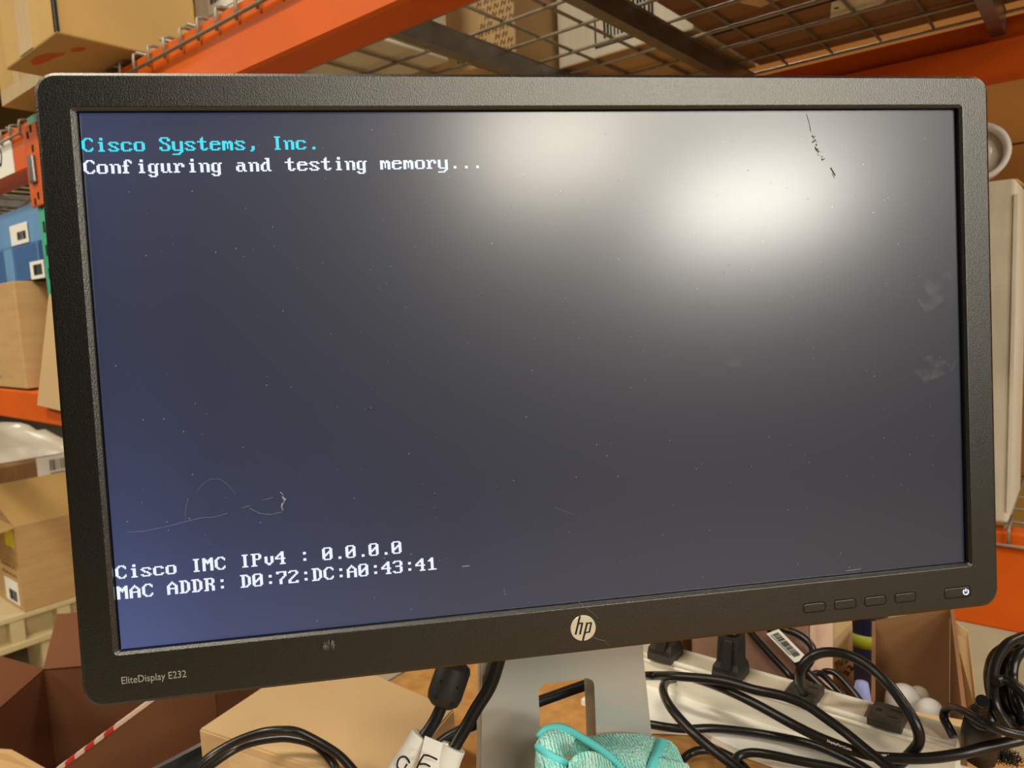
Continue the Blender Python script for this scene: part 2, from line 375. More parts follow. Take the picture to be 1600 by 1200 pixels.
plate(bm, (X0, 1.257, Z0), (1, 0, 0), (0, 0, 1), .14, .003); plate(bm, (X0, 1.257, Z0), (1, 0, 0), (0, 0, 1), .003, .085); plate(bm, (X0, 1.257, Z0 + .083), (1, 0, 0), (0, 0, 1), .14, .003)
x = X0 + .02
while x < X0 + .13:
    bw = rnd.choice((.0015, .003, .0045)); plate(bm, (x, 1.257, Z0 + .014), (1, 0, 0), (0, 0, 1), bw, .062); x += bw + rnd.choice((.002, .003, .0045))
put('printed_barcode', bm, M['ink'], w1)
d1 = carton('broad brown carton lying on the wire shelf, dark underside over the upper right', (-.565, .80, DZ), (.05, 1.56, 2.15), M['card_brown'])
bm = B()
for pts in (((-.50, 1.00), (-.40, .985), (-.36, 1.02), (-.45, 1.05)), ((-.34, 1.12), (-.22, 1.10), (-.20, 1.14), (-.30, 1.17)), ((-.47, 1.20), (-.38, 1.19), (-.36, 1.23), (-.45, 1.25)), ((-.30, 1.30), (-.18, 1.28), (-.16, 1.32), (-.28, 1.35))):
    face(bm, [(x, y, DZ - .0005) for x, y in pts][::-1])
put('torn_patch', bm, M['card_pale'], d1)
bm = B()
for y in (1.02, 1.31): box(bm, (-.56, y, DZ - .0012), (.04, y + .004, DZ - .0002))
put('flap_gap', bm, M['hole'], d1)
bm = B(); face(bm, [at_z(u, v, DZ - .0012) for u, v in ((1297, 28), (1299, 4), (1345, -12), (1398, -10), (1372, 10), (1330, 19))]); 
hl = put('torn_flap', bm, M['white_card'], d1)
bm = B(); lathe(bm, at_z(1307, 13, DZ - .0018), [(.004, 0), (.004, .0004)], 12); put('punched_hole', bm, M['hole'], d1)
# things seen through the wires, low on the left of the shelf
pb = carton('white plastic tub glimpsed through wires beside the red beam', (-1.40, 1.16, DZ), (-1.265, 1.36, 1.96), M['white_card'], cat='tub', name='plastic_tub')

# ================================================================== TALL WHITE CARTON, ROLL and carton stack at right
wb = carton('tall white carton standing on the low shelf at the right edge', (-.36, 1.59, .897), (-.122, 1.86, 1.528), M['white_card'], bev=.006)
bm = B(); slab(bm, [(-.36, 1.600, 1.5285), (-.122, 1.600, 1.5285), (-.122, 1.78, 1.5345), (-.36, 1.78, 1.5345)], .004); put('crumpled_flap', bm, M['card_pale'], wb)
bm = B(); box(bm, (-.1245, 1.5875, .92), (-.119, 1.5925, 1.50)); put('tape', bm, M['poly'], wb)
rc = V((-.192, 1.66, 1.590)); t = thing('tape_roll', 'round clear plastic roll standing on the tall white carton', 'roll', (rc.x, rc.y, 1.5345))
bm = B(); ax = V((.25, -1, .05)).normalized(); lathe(bm, rc - ax * .02, [(.042, 0), (.053, 0), (.055, .004), (.055, .036), (.053, .04), (.046, .04), (.0445, .036), (.0445, .006), (.042, .005)], 40, ax); put('rim', bm, M['pe'], t)
bm = B(); lathe(bm, rc - ax * .004, [(.001, 0), (.044, 0), (.044, .003), (.02, .006), (.001, .006)], 32, ax); put('disc', bm, M['clear'], t)
bk = carton('big brown carton filling the background above the tall white carton', (-.9, 2.02, .897), (.45, 2.5, 2.35), M['card_ochre'])
bm = B(); box(bm, (-.9, 2.0185, 1.650), (.45, 2.02, 1.653)); put('seam', bm, M['hole'], bk)

# ================================================================== LEFT BAY cartons
bl = carton('brown carton with grey print on the low orange beam, left edge', (-2.55, .622, 1.205), (-2.055, .96, 1.47), M['card'])
bm = B()
for k in range(5): plate(bm, (-2.30, .622, 1.30 - k * .018), (1, 0, 0), (0, 0, 1), .07 - .012 * (k % 2), .008)
put('printed_text', bm, M['print_grey'], bl)
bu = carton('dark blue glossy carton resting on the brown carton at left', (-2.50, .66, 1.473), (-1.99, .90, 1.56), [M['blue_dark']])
bm = B(); box(bm, (-2.215, .657, 1.475), (-2.165, .66, 1.558)); put('pale_stripe', bm, M['blue'], bu)
barcode_label('barcode_label', bu, at_y(50, 437, .655), (1, 0, 0), (0, 0, 1), .09, .042, (.25, .85), (.2, .8), lines=0)
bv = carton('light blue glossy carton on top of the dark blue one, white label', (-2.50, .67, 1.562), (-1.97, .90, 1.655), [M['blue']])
barcode_label('barcode_label', bv, at_y(19, 385, .668), (1, 0, 0), (0, 0, 1), .125, .05, (.4, .9), (.2, .6), lines=0)
bm = B(); slab(bm, [at_y(58, 633, .600), at_y(112, 646, .600), at_y(112, 430, .612), at_y(76, 462, .612)], .004)
tag(put('cardboard_sheet', bm, M['card_pale'], None, base=at_y(58, 633, .6)), 'pale cardboard sheet leaning on the low orange beam beside the monitor', 'cardboard')

# plastic pallet on the floor with cartons
PX = -3.05
def on(u, v): return at_x(u, v, PX)
c0 = on(22, 824); c1 = on(35, 967)
pt = thing('plastic_pallet', 'beige ribbed plastic pallet low at the left edge under an open carton', 'pallet', (PX - .5, c1.y + .5, 0))
y0, y1p = c1.y - .35, c1.y + .75; zt = .315
bm = B(); box(bm, (PX - 1.0, y0, zt - .022), (PX, y1p, zt), bev=.004)
box(bm, (PX - 1.0, y0, zt - .13), (PX + .004, y1p, zt - .105), bev=.004)
k = y0
while k < y1p - .05:
    box(bm, (PX - .95, k, zt - .106), (PX - .004, k + .045, zt - .021)); k += .155
box(bm, (PX - .5, y0 + .01, zt - .106), (PX - .06, y1p - .01, zt - .021))
put('deck', bm, M['beige_plastic'], pt)
for yy in (y0 + .02, c1.y + .05, y1p - .18):
    bm = B(); box(bm, (PX - .18, yy, 0), (PX - .005, yy + .16, zt - .13), bev=.01); put('foot', bm, M['beige_plastic'], pt)
oc = thing('cardboard_box', 'open tan carton with raised flap and yellow sticker, on the pallet', 'box', (PX - .25, c0.y + .25, zt))
ztop = c0.z; W_ = .5; D_ = .5; bm = B(); th = .006; yA, yB = c0.y, c0.y + D_
box(bm, (PX - W_, yA, zt + .002), (PX, yB, zt + .008)); box(bm, (PX - th, yA, zt + .008), (PX, yB, ztop)); box(bm, (PX - W_, yA, zt + .008), (PX - W_ + th, yB, ztop))
box(bm, (PX - W_ + th, yA, zt + .008), (PX - th, yA + th, ztop)); box(bm, (PX - W_ + th, yB - th, zt + .008), (PX - th, yB, ztop))
put('body', bm, M['card'], oc)
bm = B(); slab(bm, [(PX, yA, ztop), (PX, yB, ztop), (PX - .10, yB + .02, ztop + .15), (PX - .10, yA - .05, ztop + .15)], .005); put('flap', bm, M['card_yellow'], oc)
bm = B(); slab(bm, [(PX - W_, yA - .14, ztop - .02), (PX, yA - .14, ztop - .02), (PX, yA, ztop), (PX - W_, yA, ztop)], .005); put('flap', bm, M['card_yellow'], oc)
bm = B(); plate(bm, (PX - .12, yA, ztop - .085), (1, 0, 0), (0, 0, 1), .095, .065); put('yellow_sticker', bm, M['yellow'], oc)
barcode_label('shipping_label', oc, (PX - .19, yA, zt + .015), (1, 0, 0), (0, 0, 1), .15, .09, (.3, .85), (.1, .55), lines=0)
bm = B()
for k in range(2): scribble(bm, [(PX - .20 + .02 * i, yA - .001, ztop - .17 - .03 * k + .008 * (i % 2)) for i in range(9)], .003)
put('printed_text', bm, M['brown_ink'], oc)
bx = PX - .56; q = at_x(0, 732, bx - .0)
bb = carton('brown carton with white barcode label behind the raised flap', (bx - .4, q.y - .3, zt + .001), (bx, q.y + .75, at_x(50, 722, bx).z), M['card_brown'])
p_ = at_x(61, 758, bx + .001); barcode_label('barcode_label', bb, p_, (0, 1, 0), (0, 0, 1), .20, .12, (.25, .95), (.45, .85))
bm = B(); zb = at_x(50, 722, bx).z + .002; N = 14; G = []
for i in range(N):
    row = []
    for j in range(N):
        a, b = i / (N - 1), j / (N - 1)
        hgt = .17 * math.sin(math.pi * min(max(a, 0), 1)) ** .6 * math.sin(math.pi * b) ** .6 * (.75 + .25 * random.random())
        row.append(bm.verts.new((bx - .40 + .30 * a, q.y - .28 + .62 * b + .02 * random.random(), zb + hgt)))
    G.append(row)
for i in range(N - 1):
    for j in range(N - 1): bm.faces.new((G[i][j], G[i + 1][j], G[i + 1][j + 1], G[i][j + 1]))
tag(put('plastic_bag', bm, M['poly'], None, base=(bx - .25, q.y, zb), smooth=True), 'crumpled white plastic bag on the brown carton below the orange beam', 'bag')

# ================================================================== BENCH
BT = .94
bench = thing('workbench', 'tan particle board bench carrying the monitor stand and power strip', 'workbench', (-.15, .39, 0))
bm = B(); box(bm, (-.604, .10, BT - .03), (.30, .672, BT)); put('top', bm, M['wood'], bench)
bm = B(); box(bm, (-.608, .10, BT - .032), (-.604, .672, BT + .0)); put('edge_strip', bm, M['steel'], bench)
for x in (-.59, .24):
    for y in (.12, .60):
        bm = B(); box(bm, (x, y, 0), (x + .05, y + .05, BT - .03)); put('leg', bm, M['steel'], bench)

tr = carton('black bin with a pale steel rim beside the bench, under the carton corner', (-.682, .12, .60), (-.612, .335, .925), M['hole'], name='storage_bin', cat='bin')
bm = B()
for lo, hi in (((-.686, .116, .920), (-.680, .339, .932)), ((-.614, .116, .920), (-.610, .339, .932)), ((-.680, .116, .920), (-.614, .122, .932)), ((-.680, .333, .920), (-.614, .339, .932))): box(bm, lo, hi)
put('rim', bm, M['steel'], tr)
# ================================================================== MONITOR
MX, MY, MZ = V((0.67527904, 0.73751393, -0.00845068)), V((-0.03912912, 0.04726397, 0.99811574)), V((0.73652367, -0.67367598, 0.06077464))
MC = V((-.2407, .3469, 1.3163))
NH = V((MZ.x, MZ.y, 0)).normalized(); LAT = V((-NH.y, NH.x, 0)); UP = V((0, 0, 1))     # stand frame
SP = V((MC.x, MC.y, 0)) - NH * .05                                                      # front of the stand neck
def mp(x, y, z): return MC + MX * x + MY * y + MZ * z
def sp(l, f, z): return SP + LAT * l + NH * f + UP * z
mon = thing('computer_monitor', 'large black widescreen monitor showing boot text in the middle of the picture', 'monitor', sp(0, -.02, BT))
def rrect(x0, x1, y0, y1, r, n=7):
    out = []
    for cx, cy, a0 in ((x1 - r, y1 - r, 0), (x0 + r, y1 - r, 90), (x0 + r, y0 + r, 180), (x1 - r, y0 + r, 270)):
        for k in range(n):
            a = math.radians(a0 + 90 * k / (n - 1)); out.append((cx + r * math.cos(a), cy + r * math.sin(a)))
    return out
def loft(bm, rings, f=mp, cap=(False, False), mi=None):
    R = [[bm.verts.new(f(x, y, z)) for x, y in ring] for ring, z in rings]
    n = len(R[0])
    for i, (a, b) in enumerate(zip(R, R[1:])):
        for k in range(n):
            fc = bm.faces.new((a[k], a[(k + 1) % n], b[(k + 1) % n], b[k]))
            if mi: fc.material_index = mi[i]
    if cap[0]: bm.faces.new(R[0][::-1])
    if cap[1]: bm.faces.new(R[-1])
    return R
L, Rr, T, Bo = -.2745, .2755, .1632, -.1726
bm = B()
loft(bm, [(rrect(L, Rr, Bo, T, .011), -.020), (rrect(L, Rr, Bo, T, .011), .0018), (rrect(L + .0006, Rr - .0006, Bo + .0006, T - .0006, .0105), .0033), (rrect(L + .0022, Rr - .0022, Bo + .0022, T - .0022, .009), .004),
          (rrect(-.2574, .2574, -.1455, .1454, .0030), .004), (rrect(-.2570, .2570, -.1451, .1450, .0026), .0039), (rrect(-.2552, .2553, -.1436, .1436, .0012), .0027), (rrect(-.2552, .2553, -.1436, .1436, .0012), .0002), (rrect(-.2553, .2554, -.1436, .1436, .0012), -.003)])
bz = put('bezel', bm, M['bezel'], mon)
bm = B()
loft(bm, [(rrect(L + .001, Rr - .001, Bo + .001, T - .001, .010), -.0200), (rrect(L + .004, Rr - .004, Bo + .004, T - .004, .010), -.026), (rrect(-.16, .16, -.12, .12, .03), -.0445), (rrect(-.155, .155, -.115, .115, .03), -.046)], cap=(False, True))
put('back_cover', bm, M['bezel_smooth'], mon)
# screen panel
SW, SH = .2546, .1432
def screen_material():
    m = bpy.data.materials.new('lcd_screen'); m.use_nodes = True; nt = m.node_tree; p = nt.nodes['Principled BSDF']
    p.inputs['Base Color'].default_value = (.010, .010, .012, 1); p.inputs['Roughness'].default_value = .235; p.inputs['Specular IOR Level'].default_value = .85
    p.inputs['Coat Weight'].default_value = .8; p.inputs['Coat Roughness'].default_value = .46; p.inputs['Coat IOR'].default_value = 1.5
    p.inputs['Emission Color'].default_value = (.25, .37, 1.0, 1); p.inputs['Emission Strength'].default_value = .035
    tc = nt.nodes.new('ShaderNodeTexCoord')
    # viewing-angle glow painted into the panel's emission: strongest along its left and lower-left edge
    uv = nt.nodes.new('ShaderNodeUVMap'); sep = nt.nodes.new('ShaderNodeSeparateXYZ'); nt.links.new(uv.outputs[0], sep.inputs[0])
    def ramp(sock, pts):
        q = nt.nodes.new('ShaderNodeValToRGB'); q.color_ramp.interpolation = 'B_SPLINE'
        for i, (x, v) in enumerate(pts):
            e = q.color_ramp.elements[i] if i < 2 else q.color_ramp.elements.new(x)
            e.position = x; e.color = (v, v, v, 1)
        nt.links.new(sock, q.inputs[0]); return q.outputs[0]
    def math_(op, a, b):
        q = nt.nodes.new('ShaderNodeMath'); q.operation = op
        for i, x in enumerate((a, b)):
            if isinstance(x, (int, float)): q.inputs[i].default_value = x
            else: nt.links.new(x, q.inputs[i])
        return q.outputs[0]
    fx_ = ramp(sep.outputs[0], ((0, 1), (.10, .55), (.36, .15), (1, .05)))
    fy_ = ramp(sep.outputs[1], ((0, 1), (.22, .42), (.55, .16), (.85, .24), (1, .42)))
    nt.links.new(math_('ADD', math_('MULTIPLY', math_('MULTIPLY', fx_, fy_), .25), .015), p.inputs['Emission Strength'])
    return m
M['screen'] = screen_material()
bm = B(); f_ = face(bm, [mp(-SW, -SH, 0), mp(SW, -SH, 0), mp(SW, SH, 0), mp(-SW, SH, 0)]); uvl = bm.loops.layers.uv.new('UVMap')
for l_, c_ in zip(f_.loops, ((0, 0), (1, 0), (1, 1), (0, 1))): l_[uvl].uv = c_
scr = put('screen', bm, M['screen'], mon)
bm = B()
for a, b in (((-.2560, -.1445), (-SW, .1445)), ((SW, -.1445), (.2560, .1445)), ((-SW, SH), (SW, .1445)), ((-SW, -.1445), (SW, -SH))):
    face(bm, [mp(a[0], a[1], -.0002), mp(b[0], a[1], -.0002), mp(b[0], b[1], -.0002), mp(a[0], b[1], -.0002)])
put('screen_border', bm, M['gasket'], scr)
# boot text: 8 x 16 text-mode glyphs, rows 2..14
G8 = {'C': '3C66C2C0C0C0C0C2663C', 'i': '1818003818181818183C', 's': '0000007CC660380CC67C', 'c': '0000007CC6C0C0C0C67C', 'o': '0000007CC6C6C6C6C67C',
      'S': '7CC6C660380C06C6C67C', 'y': '000000C6C6C6C6C6C67E060CF8', 't': '103030FC30303030361C', 'e': '0000007CC6FEC0C0C67C', 'm': '000000ECFED6D6D6D6C6',
      ',': '0000000000000018181830', 'I': '3C18181818181818183C', 'n': '000000DC666666666666', '.': '00000000000000001818', 'f': '386C6460F060606060F0',
      'g': '00000076CCCCCCCCCC7C0CCC78', 'u': '000000CCCCCCCCCCCC76', 'r': '000000DC7666606060F0', 'a': '000000780C7CCCCCCC76', 'd': '1C0C0C3C6CCCCCCCCC76',
      'M': 'C6EEFEFED6C6C6C6C6C6', 'P': 'FC6666667C60606060F0', 'v': '00000066666666663C18', '4': '0C1C3C6CCCFE0C0C0C1E', ':': '00001818000000181800',
      '0': '7CC6C6CEDEF6E6C6C67C', 'A': '10386CC6C6FEC6C6C6C6', 'D': 'F86C6666666666666CF8', 'R': 'FC6666667C6C666666E6', '7': 'FEC606060C1830303030',
      '2': '7CC6060C183060C0C6FE', '3': '7CC606063C060606C67C', '1': '1838781818181818187E', '_': '000000000000000000FE', ' ': ''}
def screen_text(rows, m, name, pw=.0008, ph=.00072, lift=.00012):
    bm = B()
    for txt, x, y in rows:
        for ci, ch in enumerate(txt):
            g = G8[ch]; rowsb = [int(g[k:k + 2], 16) for k in range(0, len(g), 2)]
            for ri, bits in enumerate(rowsb):
                b = 0
                while b < 8:
                    if bits & (0x80 >> b):
                        e = b
                        while e < 8 and bits & (0x80 >> e): e += 1
                        x0 = x + (ci * 8 + b) * pw; x1 = x + (ci * 8 + e) * pw; yt = y + (10 - ri) * ph
                        face(bm, [mp(x0, yt - ph, lift), mp(x1, yt - ph, lift), mp(x1, yt, lift), mp(x0, yt, lift)]); b = e
                    else: b += 1
    return put(name, bm, m, scr)
M['cyan_px'] = emit('lit_cyan_pixels', (64, 226, 246), 1.0); M['white_px'] = emit('lit_white_pixels', (232, 238, 255), 1.05)
screen_text([('Cisco Systems, Inc.', -.2546, .1231)], M['cyan_px'], 'cyan_text')['label'] = 'cyan text line'
screen_text([('Configuring and testing memory...', -.2546, .1116), ('Cisco IMC IPv4 : 0.0.0.0', -.2546, -.1046), ('MAC ADDR: D0:72:DC:A0:43:41', -.2546, -.1158)], M['white_px'], 'white_text')['label'] = 'white text lines'
bm = B(); face(bm, [mp(-.0679, -.1158, .0001), mp(-.0636, -.1158, .0001), mp(-.0636, -.1152, .0001), mp(-.0679, -.1152, .0001)]); put('text_cursor', bm, emit('dim_white_pixels', (150, 155, 170), .7), scr)
# scratches, chips and dust on the glass (positions measured on the panel)
def on_mon(u, v, z=0.):
    d = ray(u, v); s = ((MC - EYE).dot(MZ) + z) / d.dot(MZ); return EYE + d * s
def scratch(pts, r, m='speck', par=None, z=.0002, name='scratch_mark'):
    bm = B(); ring_tube(bm, [on_mon(u, v, z) for u, v in pts], r, 5); return put(name, bm, M[m], par or scr)
for pts, r in (([(195, 832), (225, 830), (255, 824), (290, 815), (315, 809), (335, 808), (355, 802)], .00006), ([(294, 778), (291, 790), (289, 803), (290, 815)], .00005),
               ([(308, 766), (318, 755), (330, 748), (343, 748), (357, 758), (370, 774)], .00004), ([(376, 794), (391, 790)], .00006), ([(409, 782), (427, 777)], .00006),
               ([(390, 794), (405, 802), (422, 804), (441, 800)], .00008), ([(441, 776), (445, 781), (443, 786)], .00045), ([(442, 786), (440, 791), (442, 798)], .00045), ([(446, 779), (444, 783)], .0006),
               ([(438, 769), (443, 774)], .0002), ([(788, 922), (788, 929), (791, 928)], .0001), ([(1322, 892), (1345, 889)], .00016), ([(866, 792), (900, 806)], .00004)):
    scratch(pts, r)
rr = random.Random(5)
scratch([(1260, 178), (1264, 190), (1267, 206)], .0001, 'smudge_dark', name='dark_scuff')
for k in range(16):
    u = 1268 + k * 1.05 + rr.uniform(-3, 3); v = 212 + k * 2.5
    scratch([(u, v), (u + rr.uniform(1, 4), v + rr.uniform(-2, 5))], rr.uniform(.00012, .0003), 'smudge_dark', name='dark_scuff')
for pts, r in (([(1298, 262), (1305, 274)], .00032), ([(1300, 271), (1304, 278)], .0001)): scratch(pts, r, 'smudge_dark', name='dark_scuff')
bm = B()
for k in range(240):
    u, v = rr.uniform(180, 1500), rr.uniform(200, 990)
    if v > 1010 - (u - 190) * .1: continue
    p = on_mon(u, v, .0003); s = rr.choice((.00012, .00015, .0002, .00026))
    face(bm, [p + MX * a * s + MY * b * s for a, b in ((-1, -1), (1, -1), (1, 1), (-1, 1))])
put('dust', bm, M['speck'], scr)['kind'] = 'stuff'
# greasy finger smudges near the right edge of the glass
ms = bpy.data.materials.new('greasy_film'); ms.use_nodes = True; nt_ = ms.node_tree; p_ = nt_.nodes['Principled BSDF']
p_.inputs['Base Color'].default_value = (.5, .5, .5, 1); p_.inputs['Roughness'].default_value = .7
tc_ = nt_.nodes.new('ShaderNodeTexCoord'); n_ = nt_.nodes.new('ShaderNodeTexNoise'); n_.inputs['Scale'].default_value = 130; n_.inputs['Detail'].default_value = 4
mr_ = nt_.nodes.new('ShaderNodeMapRange'); mr_.inputs[1].default_value = .42; mr_.inputs[2].default_value = .75; mr_.inputs[3].default_value = 0; mr_.inputs[4].default_value = .12
nt_.links.new(tc_.outputs['Object'], n_.inputs['Vector']); nt_.links.new(n_.outputs[0], mr_.inputs[0]); nt_.links.new(mr_.outputs[0], p_.inputs['Alpha'])
for pts in ([(1434, 470), (1436, 452), (1448, 438), (1466, 430), (1484, 424), (1488, 440), (1484, 462), (1466, 478), (1446, 490)], [(1428, 580), (1434, 566), (1450, 556), (1476, 553), (1496, 560), (1490, 578), (1466, 590), (1444, 598)], [(1130, 562), (1150, 556), (1168, 562), (1166, 572), (1140, 574)]):
    bm = B(); face(bm, [on_mon(u, v, .00006) for u, v in pts][::-1]); put('smudge', bm, ms, scr)
# bezel details: z = 4 mm front face
FZ = .004
def fx(x, y): return (x * .9907 - .0006, y * .9907 + .0001)
lx, ly = fx(.00142, -.1592); lr = .0076
bm = B(); lathe(bm, mp(lx, ly, FZ - .0002), [(lr, 0), (lr, .0005), (lr - .0002, .0007)], 48, MZ); lg = put('logo_disc', bm, M['logo'], bz)
lg['label'] = 'round silver logo'
bm = B()
def stroke(pts, wd):
    for (a, b) in zip(pts, pts[1:]):
        a = V(a); b = V(b); d = (b - a).normalized(); n = V((-d.y, d.x)) * wd / 2; a = a - d * wd * .35; b = b + d * wd * .35
        face(bm, [mp(lx + p.x, ly + p.y, FZ + .0006) for p in (a + n * -1, b - n, b + n, a + n)])
# unit: one logo image pixel of the zoomed photo = lr/296
u_ = lr / 296
def lp(px, py): return ((px - 622) * u_, -(py - 616) * u_ - (px - 622) * u_ * .09)
stroke([lp(553, 345), lp(438, 745)], 44 * u_); stroke([lp(520, 505), lp(600, 496)], 34 * u_); stroke([lp(604, 500), lp(540, 742)], 44 * u_)
stroke([lp(716, 497), lp(598, 905)], 44 * u_); stroke([lp(700, 505), lp(815, 490)], 32 * u_); stroke([lp(815, 495), lp(760, 700)], 40 * u_); stroke([lp(650, 722), lp(768, 702)], 32 * u_)
put('logo_letters', bm, M['bezel_smooth'], bz)
tx, ty = fx(-.2562, -.1622)
flat_text('EliteDisplay E232', .0056, mp(tx, ty, FZ), MX, MY, M['print_grey'], 'model_text', bz, sx=.86)
def button(cx, cy, hw, hh, name):
    bm = B(); r = .0022
    loft(bm, [(rrect(cx - hw, cx + hw, cy - hh, cy + hh, r), FZ + .00005), (rrect(cx - hw + .0009, cx + hw - .0009, cy - hh + .0009, cy + hh - .0009, r - .0006), FZ + .00008)], mi=[1])
    loft(bm, [(rrect(cx - hw + .0008, cx + hw - .0008, cy - hh + .0008, cy + hh - .0008, r - .0006), FZ + .00006), (rrect(cx - hw + .0009, cx + hw - .0009, cy - hh + .0009, cy + hh - .0009, r - .0006), FZ + .00022), (rrect(cx - hw + .0011, cx + hw - .0011, cy - hh + .0011, cy + hh - .0011, r - .0008), FZ + .0003)], cap=(False, True), mi=[0, 0])
    return put(name, bm, [M['bezel'], M['hole']], bz)
for x in (.1495, .1703, .1909, .2119):
    cx, cy = fx(x, -.1622); button(cx, cy, .0077, .0033, 'menu_button')
cx, cy = fx(.2488, -.1627); button(cx, cy, .0098, .0037, 'power_button')['label'] = 'wide power button with lit symbol'
px_, py_ = fx(.2544, -.1628); bm = B()
ring_tube(bm, [mp(px_ + .0017 * math.sin(a), py_ + .0017 * math.cos(a), FZ + .0005) for a in [math.radians(38 + k * 284 / 20) for k in range(21)]], .00042, 5)
ring_tube(bm, [mp(px_, py_ + .0001, FZ + .0005), mp(px_, py_ + .0021, FZ + .0005)], .0004, 5)
put('power_symbol', bm, M['white_px'], bz)
# pale rubbed mark and hair-line scratches on the lower bezel
bm = B()
for k in range(26):
    a = on_mon(505 + rr.uniform(0, 18), 1000 + rr.uniform(0, 10), .0043); b = a + MY * -.0025 + MX * rr.uniform(-.0008, .0004); ring_tube(bm, [a, b], .00006, 4)
put('rubbed_patch', bm, M['print_grey'], bz)['kind'] = 'stuff'
for pts in ([(904, 940), (912, 947), (920, 953), (935, 966)], [(921, 992), (932, 998), (944, 1001), (952, 1009)]): scratch(pts, .00007, 'print_grey', bz, .0043)
# stand
bm = B(); zt_, zb_ = 1.27, BT + .014; s0, s1_ = -.0187, .0205; zc = 1.0925
def neckx(z, s):                          # half-width grows towards the base
    return s * (.0565 + max(0, 1.10 - z) * .07)
outer = [(-1, zt_), (-1, 1.10), (-1, 1.04), (-1, .995), (-1, zb_), (1, zb_), (1, .995), (1, 1.04), (1, 1.10), (1, zt_)]
inner = rrect(s0, s1_, .962, zc, .006, 5)
def neck_side(f):
    o = [bm.verts.new(sp(neckx(z, s), f, z)) for s, z in outer]; i = [bm.verts.new(sp(l, f, z)) for l, z in inner]; return o, i
of, inf = neck_side(0); ob, inb = neck_side(-.030)
for o_, i_, rev in ((of, inf, False), (ob, inb, True)):
    es = [bm.edges.new((o_[k], o_[(k + 1) % 10])) for k in range(10)] + [bm.edges.new((i_[k], i_[(k + 1) % 20])) for k in range(20)]
    bmesh.ops.triangle_fill(bm, edges=es, use_beauty=True)
for a, b, n in ((of, ob, 10), (inf, inb, 20)):
    for k in range(n): bm.faces.new((a[k], a[(k + 1) % n], b[(k + 1) % n], b[k]))
bmesh.ops.recalc_face_normals(bm, faces=bm.faces)
put('stand_neck', bm, M['silver'], mon)['label'] = 'silver slotted neck'
bm = B(); loft(bm, [(rrect(-.098, .098, -.125, .10, .05), BT + .0006), (rrect(-.098, .098, -.125, .10, .05), BT + .009), (rrect(-.092, .092, -.119, .094, .046), BT + .014)], f=lambda x, y, z: sp(x, y, z), cap=(True, True))
put('stand_base', bm, M['silver_dark'], mon)
bm = B(); 
hexa(bm, [sp(-.045, -.012, 1.20), sp(.045, -.012, 1.20), sp(.045, .02, 1.20), sp(-.045, .02, 1.20), sp(-.045, -.012, 1.29), sp(.045, -.012, 1.29), sp(.045, .02, 1.29), sp(-.045, .02, 1.29)])
put('tilt_mount', bm, M['bezel_smooth'], mon)

# ================================================================== CLOTH in front of the stand
def at_st(u, v, f):
    d = ray(u, v); s = (SP + NH * f - EYE).dot(NH) / d.dot(NH); return EYE + d * s
def loft_rows(bm, rows, sub=8, mi=0, thick=None):
    R = [smooth_path(r, sub) for r in rows]
    cols = list(zip(*R)); cols = [smooth_path(c, sub) for c in cols]
    vs = [[bm.verts.new(p) for p in c] for c in cols]
    for a, b in zip(vs, vs[1:]):
        for k in range(len(a) - 1):
            f = bm.faces.new((a[k], b[k], b[k + 1], a[k + 1])); f.smooth = True; f.material_index = mi
    return R
cl = thing('microfibre_cloth', 'teal microfibre cloth bunched against the silver monitor stand', 'cloth', sp(.005, .03, BT + .014))
def rib_material():
    m = M['cloth']; nt = m.node_tree; p = nt.nodes['Principled BSDF']
    tc = nt.nodes.new('ShaderNodeTexCoord'); mpn = nt.nodes.new('ShaderNodeMapping'); mpn.inputs['Rotation'].default_value = (0, 0, -.83); mpn.inputs['Scale'].default_value = (1, 1, 1)
    wv = nt.nodes.new('ShaderNodeTexWave'); wv.inputs['Scale'].default_value = 130; wv.inputs['Distortion'].default_value = 3; wv.inputs['Detail'].default_value = 2; wv.inputs['Detail Scale'].default_value = 3
    nz = nt.nodes.new('ShaderNodeTexVoronoi'); nz.inputs['Scale'].default_value = 520
    ad = nt.nodes.new('ShaderNodeMath'); ad.operation = 'ADD'
    bp = nt.nodes.new('ShaderNodeBump'); bp.inputs['Strength'].default_value = .9; bp.inputs['Distance'].default_value = .0012
    nt.links.new(tc.outputs['Object'], mpn.inputs[0]); nt.links.new(mpn.outputs[0], wv.inputs[0]); nt.links.new(mpn.outputs[0], nz.inputs['Vector'])
    nt.links.new(wv.outputs[1], ad.inputs[0]); nt.links.new(nz.outputs['Distance'], ad.inputs[1]); nt.links.new(ad.outputs[0], bp.inputs['Height']); nt.links.new(bp.outputs[0], p.inputs['Normal'])
rib_material()
bm = B()
h1 = [at_st(843, 1152, .060), at_st(850, 1142, .056), at_st(862, 1137, .052), at_st(876, 1137, .049), at_st(892, 1143, .047), at_st(908, 1152, .044), at_st(926, 1163, .042), at_st(945, 1176, .043), at_st(962, 1190, .046), at_st(980, 1212, .05)]
h2 = [at_st(841, 1166, .066), at_st(849, 1173, .072), at_st(858, 1180, .077), at_st(870, 1187, .080), at_st(884, 1193, .081), at_st(896, 1201, .080)]
